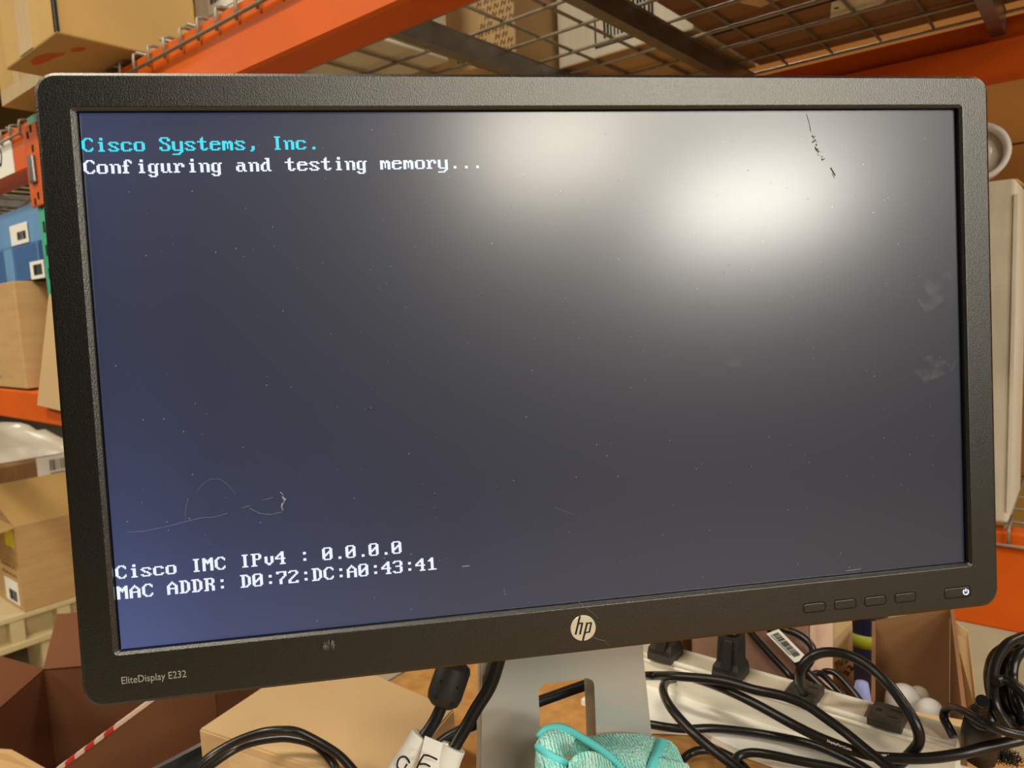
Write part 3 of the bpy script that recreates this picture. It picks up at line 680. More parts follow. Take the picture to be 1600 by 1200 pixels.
# back panel: leans on the neck and comes forward to the hemmed edge
loft_rows(bm, [[at_st(884, 1150, .006), at_st(905, 1152, .006), at_st(930, 1149, .006), at_st(965, 1146, .006), at_st(1000, 1147, .006), at_st(1034, 1154, .006)],
               [at_st(888, 1144, .028), at_st(908, 1152, .028), at_st(934, 1158, .026), at_st(968, 1163, .025), at_st(1003, 1168, .024), at_st(1030, 1175, .022)],
               [h1[4], h1[5], h1[6], h1[7], at_st(985, 1196, .040), at_st(1022, 1204, .034)],
               [at_st(896, 1150, .045), at_st(912, 1160, .042), at_st(932, 1174, .040), h1[8], h1[9], at_st(1012, 1230, .045)]])
# right fold panel
loft_rows(bm, [[at_st(1036, 1155, .012), at_st(1048, 1158, .010), at_st(1058, 1168, .008)],
               [at_st(1028, 1180, .028), at_st(1048, 1184, .026), at_st(1068, 1190, .018)],
               [at_st(1016, 1208, .036), at_st(1046, 1212, .036), at_st(1082, 1215, .026)],
               [sp(.045, .06, BT + .02), sp(.06, .06, BT + .018), sp(.085, .05, BT + .016)]])
# left lobe: rounded band between its two hems, then the wall falling to the bench
loft_rows(bm, [[h1[0], h1[1], h1[2], h1[3], h1[4], at_st(900, 1153, .046)],
               [at_st(838, 1160, .066), at_st(846, 1155, .069), at_st(857, 1153, .069), at_st(870, 1158, .066), at_st(880, 1168, .062), at_st(886, 1180, .060)],
               [h2[0], h2[1], h2[2], h2[3], h2[4], at_st(893, 1198, .078)]])
loft_rows(bm, [[at_st(838, 1160, .066), h2[0], h2[1], h2[2], h2[3], h2[4]],
               [at_st(836, 1190, .066), at_st(842, 1192, .076), at_st(852, 1196, .083), at_st(864, 1202, .087), at_st(878, 1207, .088), at_st(892, 1212, .087)],
               [at_st(837, 1235, .066), at_st(844, 1236, .080), at_st(854, 1238, .088), at_st(866, 1240, .092), at_st(880, 1242, .093), at_st(894, 1244, .092)]])
# cavity wall between lobe and back panel
loft_rows(bm, [[h1[3], h1[4], h1[5], h1[6], h1[7], h1[8]],
               [at_st(876, 1150, .040), at_st(890, 1158, .034), at_st(906, 1166, .030), at_st(924, 1174, .029), at_st(942, 1186, .032), at_st(956, 1200, .038)],
               [at_st(886, 1180, .058), at_st(896, 1186, .048), at_st(908, 1190, .044), at_st(922, 1194, .042), at_st(936, 1200, .042), at_st(950, 1212, .045)]])
# front roll at the bottom
h3 = [at_st(880, 1212, .084), at_st(890, 1201, .081), at_st(903, 1194, .077), at_st(921, 1190, .071), at_st(940, 1192, .064), at_st(958, 1204, .058)]
loft_rows(bm, [h3, [at_st(884, 1222, .092), at_st(894, 1212, .092), at_st(906, 1207, .090), at_st(922, 1205, .086), at_st(940, 1208, .078), at_st(958, 1218, .068)],
               [sp(-.055, .105, BT + .02), sp(-.05, .106, BT + .02), sp(-.04, .108, BT + .02), sp(-.02, .108, BT + .02), sp(0, .10, BT + .02), sp(.015, .095, BT + .02)]])
# lower drape resting on the stand base
loft_rows(bm, [[sp(-.062, .060, .985), sp(-.045, .082, .99), sp(-.02, .090, .99), sp(.01, .082, .985), sp(.035, .070, .985), sp(.060, .058, .98), sp(.078, .045, .975)],
               [sp(-.070, .062, .970), sp(-.050, .092, .97), sp(-.02, .100, .968), sp(.01, .094, .966), sp(.035, .086, .966), sp(.064, .070, .964), sp(.086, .050, .960)],
               [sp(-.074, .064, BT + .0155), sp(-.055, .088, BT + .0155), sp(-.02, .094, BT + .0155), sp(.01, .092, BT + .0155), sp(.038, .090, BT + .0155), sp(.066, .074, BT + .0155), sp(.088, .052, BT + .0155)]])
put('fabric', bm, M['cloth'], cl, smooth=True)
bm = B()
def hem(pts, r=.0017):
    P = smooth_path(pts, 12); ring_tube(bm, P, r, 8)
    for i in range(1, len(P) - 1, 2):
        ax_ = (P[i + 1] - P[i - 1]).normalized(); lathe(bm, P[i], [(.0012, -.0011), (.0026, -.0006), (.0026, .0006), (.0012, .0011)], 7, ax_)
hem(h1); hem(h2); hem(h3)
loft_rows(bm, [[at_st(1026, 1156, .012), at_st(1034, 1153, .011), at_st(1044, 1157, .012)], [at_st(1016, 1182, .030), at_st(1024, 1180, .031), at_st(1033, 1183, .030)], [at_st(1006, 1212, .040), at_st(1015, 1210, .041), at_st(1024, 1212, .040)]])
put('hem', bm, M['hem'], cl, smooth=True)['label'] = 'darker teal hem'

# ================================================================== CARTON on the bench and CABLES at left
cb = thing('cardboard_box', 'pale closed carton on the bench below the monitor lower left', 'box', (-.5, .34, BT))
zt_ = 1.0
P0 = at_z(310, 1139, zt_); P1 = at_z(640, 1204, zt_); P2 = at_z(710, 1107, zt_); P3 = P0 + V((-.035, .15, 0))
P1 = at_z(600, 1235, zt_)
bm = B(); hexa(bm, [V((p.x, p.y, BT)) for p in (P0, P1, P2, P3)] + [P0, P1, P2, P3]); bmesh.ops.bevel(bm, geom=bm.edges[:], offset=.0015, segments=2, affect='EDGES'); put('body', bm, M['card_pale'], cb)
fd = (P1 - P0).normalized(); bm = B(); nrm = V((fd.y, -fd.x, 0)); plate(bm, V((P0.x, P0.y, BT + .004)) + fd * .035, fd, (0, 0, 1), .12, .048); put('tape', bm, M['tape'], cb)
tb = carton('tan carton standing behind the bench, left of the silver stand', (-.72, .70, .622), (-.36, .90, 1.06), M['card_yellow'])
bm = B(); box(bm, (-.72, .697, .80), (-.36, .70, .806)); put('tape', bm, M['tape'], tb)

# open carton on the floor left of the bench
# rim of the near wall rises to the right
oc2 = thing('cardboard_box', 'large open brown carton at lower left, red and white tape on its rim', 'box', (-1.05, .5, 0))
A0, B0 = at_d(90, 1200, .9), at_d(228, 1098, .9)
dxy = V((B0.x - A0.x, B0.y - A0.y, 0)).normalized(); per = V((-dxy.y, dxy.x, 0)); slope = (B0.z - A0.z) / (V((B0.x - A0.x, B0.y - A0.y, 0)).length)
S = A0 - dxy * .30; E_ = A0 + dxy * .20; Dp = .50; zr = .70
def g(p, z): return V((p.x, p.y, z))
bm = B(); c4 = [S, E_, E_ + per * Dp, S + per * Dp]
slab(bm, [g(c4[0], 0.01), g(c4[1], 0.01), g(c4[2], 0.01), g(c4[3], 0.01)], .005)
slab(bm, [g(c4[1], .01), g(c4[0], .01), g(c4[0], A0.z - .30 * slope), g(c4[1], A0.z + .20 * slope)], .005)
slab(bm, [g(c4[2], .01), g(c4[1], .01), g(c4[1], zr), g(c4[2], zr)], .005)
slab(bm, [g(c4[3], .01), g(c4[2], .01), g(c4[2], zr), g(c4[3], zr)], .005)
slab(bm, [g(c4[0], .01), g(c4[3], .01), g(c4[3], zr), g(c4[0], zr)], .005)
put('body', bm, M['card_red'], oc2)
bm = B(); slab(bm, [g(c4[2], zr), g(c4[3], zr), g(c4[3] + per * .12 - dxy * .03, zr + .06), g(c4[2] + per * .12 + dxy * .05, zr + .06)], .005); put('flap', bm, M['card_red'], oc2)
bm = B(); slab(bm, [g(c4[3], zr), g(c4[0], zr), g(c4[0] - dxy * .12 + per * .06, zr + .02), g(c4[3] - dxy * .12, zr + .05)], .005); put('flap', bm, M['card_red'], oc2)
bm = B(); slab(bm, [g(c4[1], zr), g(c4[2], zr), g(c4[2] + dxy * .06 - per * .02, zr + .13), g(c4[1] + dxy * .05 + per * .05, zr + .12)], .005); put('flap', bm, M['card_red'], oc2)
bm = B(); n_ = 40; P_ = [S + dxy * (.50 * k / n_) for k in range(n_ + 1)]
for k in range(n_):
    a, b = P_[k], P_[k + 1]; za = A0.z + ((a - A0).dot(dxy)) * slope; zb2 = A0.z + ((b - A0).dot(dxy)) * slope
    hexa(bm, [g(a, za - .004) - per * .0055 , g(b, zb2 - .004) - per * .0055, g(b, zb2 - .004) + per * .0015, g(a, za - .004) + per * .0015, g(a, za + .0015) - per * .0055, g(b, zb2 + .0015) - per * .0055, g(b, zb2 + .0015) + per * .0015, g(a, za + .0015) + per * .0015], 1 if (k % 2 and 22 < k < 31) else 0)
put('rim_tape', bm, [M['pink_lit_and_tape'], M['red']], oc2)['label'] = 'red and white tape'

bm = B(); slab(bm, [at_d(-60, 1235, .93), at_d(92, 1212, .915), at_d(18, 1171, .985), at_d(-60, 1166, .99)], .004); put('flap', bm, M['card'], oc2)
CR = .0042
lp1 = [at_z(u, v, z) for u, v, z in ((296, 1215, 1.018), (309, 1199, 1.020), (334, 1178, 1.024), (372, 1157, 1.03), (410, 1144, 1.035), (438, 1141, 1.035), (466, 1144, 1.032), (504, 1163, 1.025), (532, 1182, 1.018), (556, 1208, 1.010))]
cable('power_cable', 'black cable arching over the pale carton, upper strand', 'cable', lp1, .0033)
lp2 = [at_z(u, v, z) for u, v, z in ((312, 1215, 1.006), (326, 1199, 1.008), (365, 1172, 1.012), (395, 1160, 1.016), (429, 1154, 1.018), (457, 1154, 1.018), (494, 1165, 1.014), (522, 1195, 1.005), (528, 1216, 1.004))]
cable('power_cable', 'black cable arching over the pale carton, lower strand', 'cable', lp2, .0033)
# video cable with ferrite lump
vc = thing('video_cable', 'black video cable with thick ferrite lump hanging below the monitor', 'cable', at_st(650, 1150, 0))
bm = B(); ring_tube(bm, smooth_path([at_st(730, 985, -.022), at_st(716, 1020, -.012), at_st(700, 1070, -.004), at_st(687, 1110, -.002), at_st(672, 1138, .0), at_st(652, 1165, .002), at_st(628, 1202, .006), at_st(610, 1240, .010)], 6), .0042, 10); put('jacket', bm, M['cable'], vc)
bm = B(); fa, fb = at_st(710, 1042, -.010), at_st(689, 1103, -.004); ax = (fb - fa)
ln = ax.length; lathe(bm, fa - ax * .15, [(.007, 0), (.0108, .002), (.0120, .005), (.0120, ln * 1.15 - .008), (.0108, ln * 1.15 - .003), (.0070, ln * 1.15)], 18, ax.normalized())
side = ax.normalized().cross(NH).normalized()
for s in (.30, .75):
    lathe(bm, fa + ax * s * .9 + NH * .0116 - side * .004, [(.0009, 0), (.0009, .0008)], 8, NH, 1); lathe(bm, fa + ax * s * .9 + NH * .0090 - side * -.0075, [(.0009, 0), (.0009, .0012)], 8, NH, 1)
put('ferrite_core', bm, [M['plug'], M['hole']], vc)
def wrap(name, parent, pts, r, label):
    bm = B(); ring_tube(bm, smooth_path(pts, 5), r, 12); o = put(name, bm, M['paper'], parent); o['label'] = label; return o
tgA = wrap('paper_tag', vc, [at_st(662, 1150, .001), at_st(645, 1178, .004), at_st(622, 1212, .008)], .0092, 'white tape tag with handwriting')
bm = B(); scribble(bm, [at_st(u, v, .0140) for u, v in ((640, 1192), (637, 1186), (632, 1182), (625, 1184), (621, 1192), (622, 1200), (630, 1202), (636, 1194))], .0006); put('handwriting', bm, M['ink'], tgA)
pc = thing('power_cable', 'black cable running from monitor down to a white tag, beside the stand', 'cable', at_st(760, 1090, .0))
bm = B(); ring_tube(bm, smooth_path([at_st(783, 1018, .008), at_st(776, 1044, .008), at_st(765, 1074, .008), at_st(745, 1106, .007), at_st(728, 1136, .008), at_st(714, 1160, .010), at_st(700, 1190, .014), at_st(690, 1230, .018)], 6), .0044, 10); put('jacket', bm, M['cable'], pc)
tgB = wrap('paper_tag', pc, [at_st(709, 1167, .011), at_st(702, 1184, .013), at_st(696, 1204, .016), at_st(689, 1228, .018)], .0085, 'white tape tag with black writing')
bm = B()
q4 = [at_st(664, 1150, .010), at_st(688, 1160, .012), at_st(700, 1162, .014), at_st(706, 1205, .022), at_st(650, 1210, .022)]
f0 = [q for q in q4]; vs0 = [bm.verts.new(q) for q in f0]; vs1 = [bm.verts.new(q - NH * .0006) for q in f0]
bm.faces.new(vs0[::-1]); bm.faces.new(vs1)
for k in range(5): bm.faces.new((vs0[k], vs0[(k + 1) % 5], vs1[(k + 1) % 5], vs1[k]))
bmesh.ops.recalc_face_normals(bm, faces=bm.faces); put('paper_flag', bm, M['paper'], pc)
bm = B(); scribble(bm, [at_st(u, v, .026) for u, v in ((650, 1204), (656, 1190), (662, 1180))], .0006); scribble(bm, [at_st(u, v, .026) for u, v in ((661, 1180), (670, 1181), (683, 1187))], .0006); scribble(bm, [at_st(u, v, .026) for u, v in ((654, 1194), (664, 1194), (672, 1198))], .0006); put('handwriting', bm, M['ink'], tgB)

# ================================================================== POWER STRIP
ZP = .947
bm = B(); face_pts = [(-.40, .575), (-.32, .570), (-.282, .592), (-.241, .585), (-.203, .585), (-.10, .58), (-.05, .60), (-.05, .668), (-.40, .668)]
v0 = [bm.verts.new((x, y, BT + .001)) for x, y in face_pts]; v1 = [bm.verts.new((x, y, ZP)) for x, y in face_pts]
bm.faces.new(v0[::-1]); bm.faces.new(v1)
for k in range(len(v0)): bm.faces.new((v0[k], v0[(k + 1) % len(v0)], v1[(k + 1) % len(v0)], v1[k]))
bmesh.ops.recalc_face_normals(bm, faces=bm.faces)
tag(put('white_board', bm, M['paper'], None, base=(-.22, .62, BT)), 'white board lying on the bench under the power strip', 'board')
ps = thing('power_strip', 'long ivory power strip with dark outlets behind the monitor stand', 'power strip', (-.3, .65, ZP))
X0, X1 = -.62, -.080
bm = B(); prof = [(.636, ZP), (.636, ZP + .0255), (.6345, ZP + .027), (.6345, ZP + .0285), (.636, ZP + .030), (.635, ZP + .0315), (.635, ZP + .0335), (.638, ZP + .035), (.6395, ZP + .0325), (.664, ZP + .0325), (.6645, ZP + .0345), (.666, ZP + .0345), (.666, ZP)]
A = [bm.verts.new((X0, y, z)) for y, z in prof]; D = [bm.verts.new((X1, y, z)) for y, z in prof]
for i in range(len(prof)):
    f = bm.faces.new((A[i], A[(i + 1) % len(prof)], D[(i + 1) % len(prof)], D[i])); f.material_index = 1 if i == 8 else 0
bm.faces.new(A[::-1]); bm.faces.new(D); bmesh.ops.recalc_face_normals(bm, faces=bm.faces)
put('raceway', bm, [M['raceway'], M['raceway_top']], ps)
ZO = ZP + .0325
for xo in (-.131, -.200, -.270, -.340):
    bm = B(); box(bm, (xo - .0135, .630, ZO), (xo + .0135, .660, ZO + .0085), bev=.0012)
    box(bm, (xo + .001, .6500, ZO + .0083), (xo + .010, .6520, ZO + .0087), 1); box(bm, (xo + .001, .6385, ZO + .0083), (xo + .009, .6405, ZO + .0087), 1)
    lathe(bm, (xo - .007, .6455, ZO + .0080), [(.0024, 0), (.0024, .0008)], 10, V((0, 0, 1)), 1); box(bm, (xo - .007, .6435, ZO + .0083), (xo - .0045, .6475, ZO + .0087), 1)
    put('outlet', bm, [M['outlet'], M['hole']], ps)
    bm = B(); box(bm, (xo - .0185, .6402, ZO), (xo - .0140, .6635, ZO + .0006)); put('outlet_trim', bm, M['silver_dark'], ps)
# plugs standing in two outlets
def plug(label, x, y, hgt, lean):
    t = thing('power_plug', label, 'plug', (x, y, ZO + .0085)); z0 = ZO + .0088
    bm = B(); loft(bm, [(rrect(x - .0135, x + .0135, y - .015, y + .015, .003), z0), (rrect(x - .0130, x + .0130, y - .0145, y + .0145, .003), z0 + .004), (rrect(x - .0105 + lean * .2, x + .011 + lean * .2, y - .012, y + .0125, .003), z0 + .009), (rrect(x - .0095 + lean, x + .0105 + lean, y - .011, y + .012, .003), z0 + hgt)], f=lambda a, b, c: V((a, b, c)), cap=(True, True)); put('plug_body', bm, M['plug'], t)
    bm = B(); hexa(bm, [V((x - .004, y - .016, z0 + .004)), V((x + .006, y - .016, z0 + .004)), V((x + .006, y - .010, z0 + .004)), V((x - .004, y - .010, z0 + .004)), V((x - .002 + lean, y - .013, z0 + hgt - .002)), V((x + .006 + lean, y - .013, z0 + hgt - .002)), V((x + .006 + lean, y - .009, z0 + hgt)), V((x - .002 + lean, y - .009, z0 + hgt))]); put('grip_rib', bm, M['plug'], t)
    bm = B(); zz = z0 + hgt
    for k in range(5): lathe(bm, (x + .001 + lean * (1 + .12 * k), y, zz + k * .006), [(.0062 - .0004 * k, 0), (.0062 - .0004 * k, .004), (.0045, .0042), (.0045, .006)], 12)
    put('strain_relief', bm, M['cable'], t)
    bm = B(); xx = x + .001 + lean * 1.6; ring_tube(bm, smooth_path([(xx, y, zz + .028), (xx + .004, y + .005, zz + .05), (xx + .02, y + .03, zz + .075), (xx + .06, y + .05, zz + .06), (xx + .10, y + .052, zz + .02)], 6), .0036, 10); put('cord', bm, M['cable'], t)
    return t
plug('black plug with tapered grip in the power strip outlet nearest the stand', -.340, .645, .022, .004)
plug('upright black plug in the power strip outlet left of the bare outlets', -.270, .645, .034, .001)

# ================================================================== CABLES right
def zc(*t): return [at_z(u, v, z) for u, v, z in t]
K = CR
cable('power_cable', 'thick black cable passing behind the silver stand and across the power strip', 'cable',
      [at_st(655, 1196, -.05), at_st(700, 1152, -.055), at_st(770, 1121, -.058), at_st(845, 1095, -.058), at_st(920, 1069, -.056), at_st(965, 1059, -.052)] + zc((1009, 1056, .985), (1060, 1057, .995), (1130, 1064, 1.002), (1180, 1078, 1.003), (1225, 1088, 1.003), (1260, 1102, 1.0), (1284, 1118, .996), (1320, 1144, .99), (1359, 1176, .984), (1392, 1201, .98), (1420, 1224, .975)), K)
cable('power_cable', 'black cable curling down from the thick cable right of the stand', 'cable',
      zc((1056, 1060, .962), (1042, 1064, .968), (1036, 1078, .978), (1047, 1104, .985), (1077, 1139, .98), (1107, 1166, .974), (1150, 1199, .968), (1180, 1222, .963)), K)
dpc = cable('video_cable', 'black cable with tiny white print sweeping to the right edge', 'cable',
      zc((1085, 1060, .985), (1115, 1070, .988), (1153, 1086, .99), (1192, 1106, .988), (1237, 1131, .984), (1275, 1150, .98), (1312, 1165, .978), (1350, 1178, .977), (1385, 1184, .978), (1444, 1185, .982), (1500, 1178, .988), (1535, 1169, .992), (1600, 1154, .998), (1660, 1136, 1.0)), K)
def cable_print(txt, a, b, size, parent):
    ux = (b - a).normalized(); n = (EYE - a).normalized(); uy = n.cross(ux).normalized()
    flat_text(txt, size, a + n * (K + .0004), ux, uy, M['paper'], 'printed_text', parent)
cable_print('DisplayPort', at_z(1292, 1159, .979), at_z(1314, 1167, .978), .0026, dpc); cable_print('Cable', at_z(1318, 1169, .978), at_z(1350, 1180, .977), .0026, dpc)
cable_print('AWM STYLE 20276', at_z(1372, 1182, .978), at_z(1400, 1183, .978), .0026, dpc)
cable('power_cable', 'black cable lying on the white board in front of the power strip', 'cable',
      zc((985, 1128, .952), (1017, 1132, .953), (1048, 1137, .954), (1077, 1139, .954), (1115, 1138, .954), (1172, 1144, .954), (1230, 1154, .956), (1275, 1165, .957), (1312, 1180, .957), (1346, 1197, .957), (1380, 1220, .957)), .0039)
cable('power_cable', 'short grey black cable arc on bare bench right of the teal cloth', 'cable',
      zc((1062, 1192, .945), (1077, 1178, .946), (1096, 1172, .948), (1119, 1173, .947), (1144, 1184, .946), (1165, 1200, .945), (1180, 1220, .945)), .0036)
cable('power_cable', 'lowest black cable bending along the bottom edge right of the cloth', 'cable',
      zc((1140, 1205, .948), (1146, 1193, .95), (1155, 1181, .953), (1174, 1176, .956), (1201, 1179, .958), (1249, 1189, .958), (1300, 1199, .957), (1350, 1212, .956)), .0038)
cable('power_cable', 'big black cable loop standing over the bare outlets', 'cable',
      zc((1256, 1082, .99), (1251, 1066, 1.005), (1251, 1047, 1.02), (1265, 1028, 1.032), (1291, 1019, 1.038), (1325, 1024, 1.038), (1359, 1042, 1.034), (1390, 1071, 1.026), (1416, 1106, 1.014), (1432, 1135, 1.004), (1436, 1158, .992), (1424, 1176, .980), (1404, 1194, .968), (1380, 1206, .962)), .0043)
lc = cable('power_cable', 'flat black cord with white barcode label above the power strip', 'cable',
      [at_y(u, v, y) for u, v, y in ((1190, 968, .70), (1220, 1002, .70), (1245, 1033, .695), (1253, 1042, .692), (1265, 1054, .69), (1285, 1073, .685), (1302, 1088, .682), (1318, 1110, .68))], .0040)
o_ = at_y(1198, 990, .688); e1 = at_y(1240, 1033, .684); ux = (e1 - o_); uy = at_y(1216, 983, .690) - o_
bm_n = ux.cross(uy).normalized()
if bm_n.y > 0: pass
barcode_label('barcode_label', lc, o_, ux, uy, ux.length * 1.05, uy.length * 1.05, (.08, .85), (.3, .8), lines=1)
cable('power_cable', 'straight black cord slanting across the mauve carton behind the strip', 'cable',
      [at_y(u, v, y) for u, v, y in ((1160, 970, .705), (1173, 988, .704), (1200, 1019, .70), (1229, 1050, .695), (1240, 1064, .69), (1250, 1085, .685))], .0034)
cable('power_cable', 'black cord bowing around the mauve carton corner behind the big loop', 'cable',
      [at_y(u, v, y) for u, v, y in ((1200, 972, .70), (1222, 982, .70), (1243, 989, .698), (1260, 1000, .695), (1270, 1015, .692), (1266, 1034, .69), (1248, 1054, .688), (1236, 1064, .69), (1226, 1078, .695))], .0036)
cable('power_cable', 'thin ridged cord looping behind the strip, left of two', 'cable', [at_y(u, v, y) for u, v, y in ((1262, 1062, .70), (1270, 1054, .705), (1283, 1053, .708), (1302, 1070, .705), (1318, 1088, .70), (1326, 1110, .695))], .0032)
cable('power_cable', 'thin ridged cord looping behind the strip, right of two', 'cable', [at_y(u, v, y) for u, v, y in ((1282, 1056, .72), (1290, 1049, .722), (1306, 1053, .722), (1331, 1078, .715), (1346, 1098, .708), (1352, 1116, .70))], .0032)
cable('power_cable', 'small black cord hook rising beside the plug at right', 'cable', zc((1490, 1152, .985), (1482, 1136, .99), (1475, 1122, .996), (1477, 1111, 1.0), (1488, 1105, 1.012), (1507, 1112, 1.022), (1537, 1128, 1.026), (1566, 1141, 1.024), (1600, 1149, 1.020), (1640, 1156, 1.015)), .0034)
cp = [((1610, 992, 1.06), (1590, 998, 1.06), (1572, 1009, 1.058), (1556, 1034, 1.05), (1551, 1064, 1.04), (1554, 1098, 1.03), (1565, 1122, 1.02), (1582, 1145, 1.01)),
      ((1612, 1006, 1.05), (1580, 1008, 1.05), (1556, 1022, 1.045), (1546, 1046, 1.04), (1547, 1075, 1.03), (1556, 1105, 1.02), (1575, 1130, 1.01)),
      ((1620, 1008, 1.05), (1598, 1016, 1.05), (1585, 1034, 1.045), (1582, 1060, 1.035), (1588, 1090, 1.03), (1600, 1118, 1.02)),
      ((1556, 1066, 1.045), (1566, 1063, 1.045), (1582, 1068, 1.045), (1600, 1084, 1.04), (1616, 1110, 1.03)),
      ((1612, 1020, 1.04), (1584, 1022, 1.04), (1568, 1044, 1.035), (1564, 1078, 1.025), (1574, 1112, 1.015), (1600, 1140, 1.005)),
      ((1566, 1020, 1.042), (1572, 1060, 1.03), (1584, 1100, 1.02), (1604, 1136, 1.01)),
      ((1558, 1030, 1.03), (1562, 1070, 1.02), (1572, 1108, 1.012), (1590, 1140, 1.005))]
lbs = ['outermost loop of the cord coil at the right edge', 'second loop of the coil, hugging the outermost one', 'inner upright loop of the coil touching the right edge', 'short pale arched loop in the middle of the coil',
       'deep loop inside the coil behind the pale arch', 'straight falling strand inside the cord coil', 'rearmost strand of the cord coil, beside the plug top']
for l_, p_ in zip(lbs, cp): cable('power_cable', 'black ' + l_, 'cable', zc(*p_), .0040, group='coiled black cords at the right edge')
# plug adaptor at right
pq = at_z(1532, 1160, .955)
pa = thing('plug_adaptor', 'bulky black plug with ribbed neck and collar beside the cord coil', 'plug', (pq.x, pq.y, BT))
ax = (at_z(1541, 1100, 1.02) - at_z(1532, 1160, .965)).normalized(); base_ = V((pq.x, pq.y, BT + .004))
top_ = at_z(1534, 1124, 1.005); ax = (top_ - base_).normalized(); ln = (top_ - base_).length
bm = B(); lathe(bm, base_, [(.0125, 0), (.0140, .006), (.0140, ln * .7), (.0125, ln * .95), (.008, ln)], 8, ax); put('plug_body', bm, M['plug'], pa)
bm = B(); lathe(bm, base_ + ax * ln, [(.008, 0), (.0095, .002), (.0105, .006), (.0095, .009), (.006, .011)], 20, ax); put('collar', bm, M['cable'], pa)
bm = B(); 
for k in range(5): lathe(bm, base_ + ax * (ln + .011 + k * .0055), [(.0062 - .0004 * k, 0), (.0062 - .0004 * k, .0035), (.0046, .0037), (.0046, .0055)], 14, ax)
put('strain_relief', bm, M['cable'], pa)
vq = at_z(1566, 1188, BT + .004)
bm = B(); 
for k in range(500):
    a = rr.uniform(0, 6.28); q_ = rr.uniform(0, .014); p = vq + V((q_ * math.cos(a), q_ * math.sin(a) * .8, rr.uniform(0, .006))); e = p + V((rr.uniform(-.004, .004), rr.uniform(-.004, .004), rr.uniform(.001, .005))); ring_tube(bm, [p, e], .0003, 3)
tag(put('hook_fastener', bm, M['plug'], None, base=vq - V((0, 0, .004))), 'fuzzy black hook fastener strap below the plug at right bottom edge', 'strap')

# ================================================================== BEHIND THE BENCH: low shelf, bin, open carton with bottles
SZ = .60
bm = B(); box(bm, (-.735, .70, SZ - .02), (.30, 1.32, SZ)); 
for x in (-.73, .25):
    for y in (.72, 1.26): box(bm, (x, y, 0), (x + .04, y + .04, SZ - .02))
tag(put('low_shelf', bm, M['wood'], None, base=(-.3, 1.0, 0)), 'low wooden shelf behind the bench holding the open carton of bottles', 'shelf')
mb = carton('mauve brown carton close behind the power strip, cords in front', (-.345, .715, SZ + .002), (-.2165, .79, 1.10), M['mauve'])
bm = B(); box(bm, (-.2163, .7155, SZ + .003), (-.2150, .79, 1.099)); put('lit_side', bm, M['pink_lit_and_tape'], mb)  # light on the carton's right face is put into this paler colour
fl = at_y(1318, 1030, .93)
tc_ = thing('cardboard_box', 'tan carton with scrawled marks between mauve carton and bottle carton', 'box', (fl.x, .95, SZ))
bm = B(); hexa(bm, [at_y(1285, 1080, .90).xy.to_3d() + V((0, 0, SZ + .002)), at_y(1343, 1080, .93).xy.to_3d() + V((0, 0, SZ + .002)), at_y(1343, 1080, .96).xy.to_3d() + V((-.004, .0, SZ + .002)), at_y(1285, 1080, .96).xy.to_3d() + V((0, 0, SZ + .002)),
               at_y(1306, 950, .92), at_y(1331, 958, .95), at_y(1331, 958, .975), at_y(1306, 950, .965)])
bmesh.ops.recalc_face_normals(bm, faces=bm.faces); put('body', bm, M['card_pale'], tc_)
bm = B()
for k, (u, v) in enumerate(((1308, 1036), (1316, 1032), (1304, 1050), (1318, 1052), (1324, 1044))): scribble(bm, [at_y(u, v, .915), at_y(u + 4, v - 4, .915), at_y(u + 6, v + 4, .915), at_y(u + 9, v - 2, .915)], .0013)
put('printed_text', bm, M['brown_ink'], tc_)
# dark bottle with lime label behind
bq = at_y(1354, 990, 1.24); bt = thing('bottle', 'navy bottle with lime green label left of the open bottle carton', 'bottle', (bq.x, bq.y, SZ))
zl0, zl1 = at_y(1354, 1010, 1.22).z, at_y(1354, 990, 1.22).z
bm = B(); lathe(bm, (bq.x, bq.y, SZ), [(.028, 0), (.032, .004), (.032, zl0 - SZ), (.032, zl1 - SZ + .10), (.02, zl1 - SZ + .14), (.012, zl1 - SZ + .15), (.012, zl1 - SZ + .18)], 28); put('body', bm, M['navy'], bt)
bm = B(); lathe(bm, (bq.x, bq.y, zl0), [(.0325, 0), (.0325, zl1 - zl0)], 28); put('bottle_label', bm, M['lime'], bt)
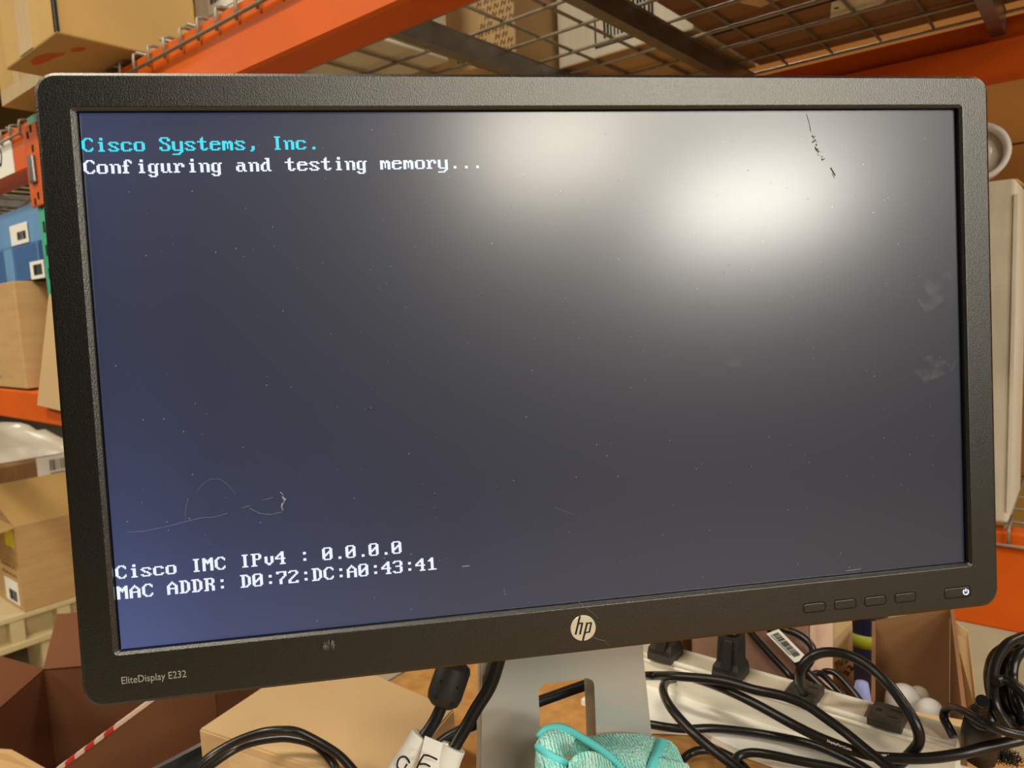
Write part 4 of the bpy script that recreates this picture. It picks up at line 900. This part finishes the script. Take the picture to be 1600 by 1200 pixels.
# open carton
OY = .95
def oy(u, v, y=OY): return at_y(u, v, y)
fA = oy(1368, 1000).xy.to_3d(); fB = oy(1486, 1000).xy.to_3d()
ox = (fB - fA).normalized(); od = V((-ox.y, ox.x, 0))
od = V((fA.x, fA.y, 0)).normalized()           # box axis points straight away from the viewer's side
ox = V((od.y, -od.x, 0)); wdt = (fB - fA).dot(ox)
ob = thing('cardboard_box', 'open upright brown carton holding white bottles behind the strip', 'box', fA + od * -.1 + V((0, 0, SZ)))
zb = SZ + .002; zr1 = oy(1372, 972).z; zr2 = oy(1482, 958).z; dp = .16
a0 = fA - od * dp; a1 = a0 + ox * wdt; a2 = fA + ox * wdt; a3 = fA
bm = B()
zf = at_y(1400, 1108, .80).z
slab(bm, [g(a0, zb + .005), g(a1, zb + .005), g(a2, zb + .005), g(a3, zb + .005)], .004)
slab(bm, [g(a2, zb), g(a3, zb), g(a3, zr1), g(a2, zr2)][::-1], .004)            # far wall
slab(bm, [g(a3, zb), g(a0, zb), g(a0, zf), g(a3, zr1)][::-1], .004)             # left wall
slab(bm, [g(a1, zb), g(a2, zb), g(a2, zr2), g(a1, zf)][::-1], .004)             # right wall
slab(bm, [g(a0, zb), g(a1, zb), g(a1, zf), g(a0, zf)][::-1], .004)
put('body', bm, M['card_brown'], ob)
bm = B(); slab(bm, [g(a0, zf), g(a0 - od * .05 + ox * .0, zf - .012), g(a1 - od * .05 - ox * .02, zf - .012), g(a1, zf)][::-1], .003); put('flap', bm, M['card_pale'], ob)
bm = B(); slab(bm, [g(a2 - od * .02, zr2 - .20), at_y(1530, 1130, .93), at_y(1513, 985, .96), g(a2 - od * .005, zr2 - .01)][::-1], .003); put('flap', bm, M['card_pale'], ob)
def bottle(label, u, v, y, r, m, hgt=None):
    p = at_y(u, v, y); t = thing('bottle', label, 'bottle', (p.x, p.y, zb + .006)); H = p.z - zb - .006
    bm = B(); lathe(bm, (p.x, p.y, zb + .006), [(r * .9, 0), (r, .004), (r, H - r * 1.1), (r * .93, H - r * .6), (r * .7, H - r * .22), (r * .35, H), (.001, H + .0005)], 24); put('body', bm, m, t)
    return t
bottle('large white rounded bottle lying foremost in the open carton', 1412, 1072, .885, .020, M['pe'])
bottle('small white bottle top at the right of the open carton', 1453, 1094, .86, .0145, M['pe'])
bottle('dim translucent bottle at the back of the open carton', 1436, 1074, .925, .012, M['clear'])
bl_ = at_y(1350, 1066, .735); t = thing('bottle', 'lilac blue bottle just outside the open carton, left of it', 'bottle', (bl_.x, bl_.y, SZ + .001))
bm = B(); H = bl_.z - SZ; lathe(bm, (bl_.x - .002, bl_.y, SZ + .001), [(.0080, 0), (.009, .003), (.009, H - .03), (.008, H - .015), (.006, H - .002), (.001, H)], 24); put('body', bm, M['pe_blue'], t)
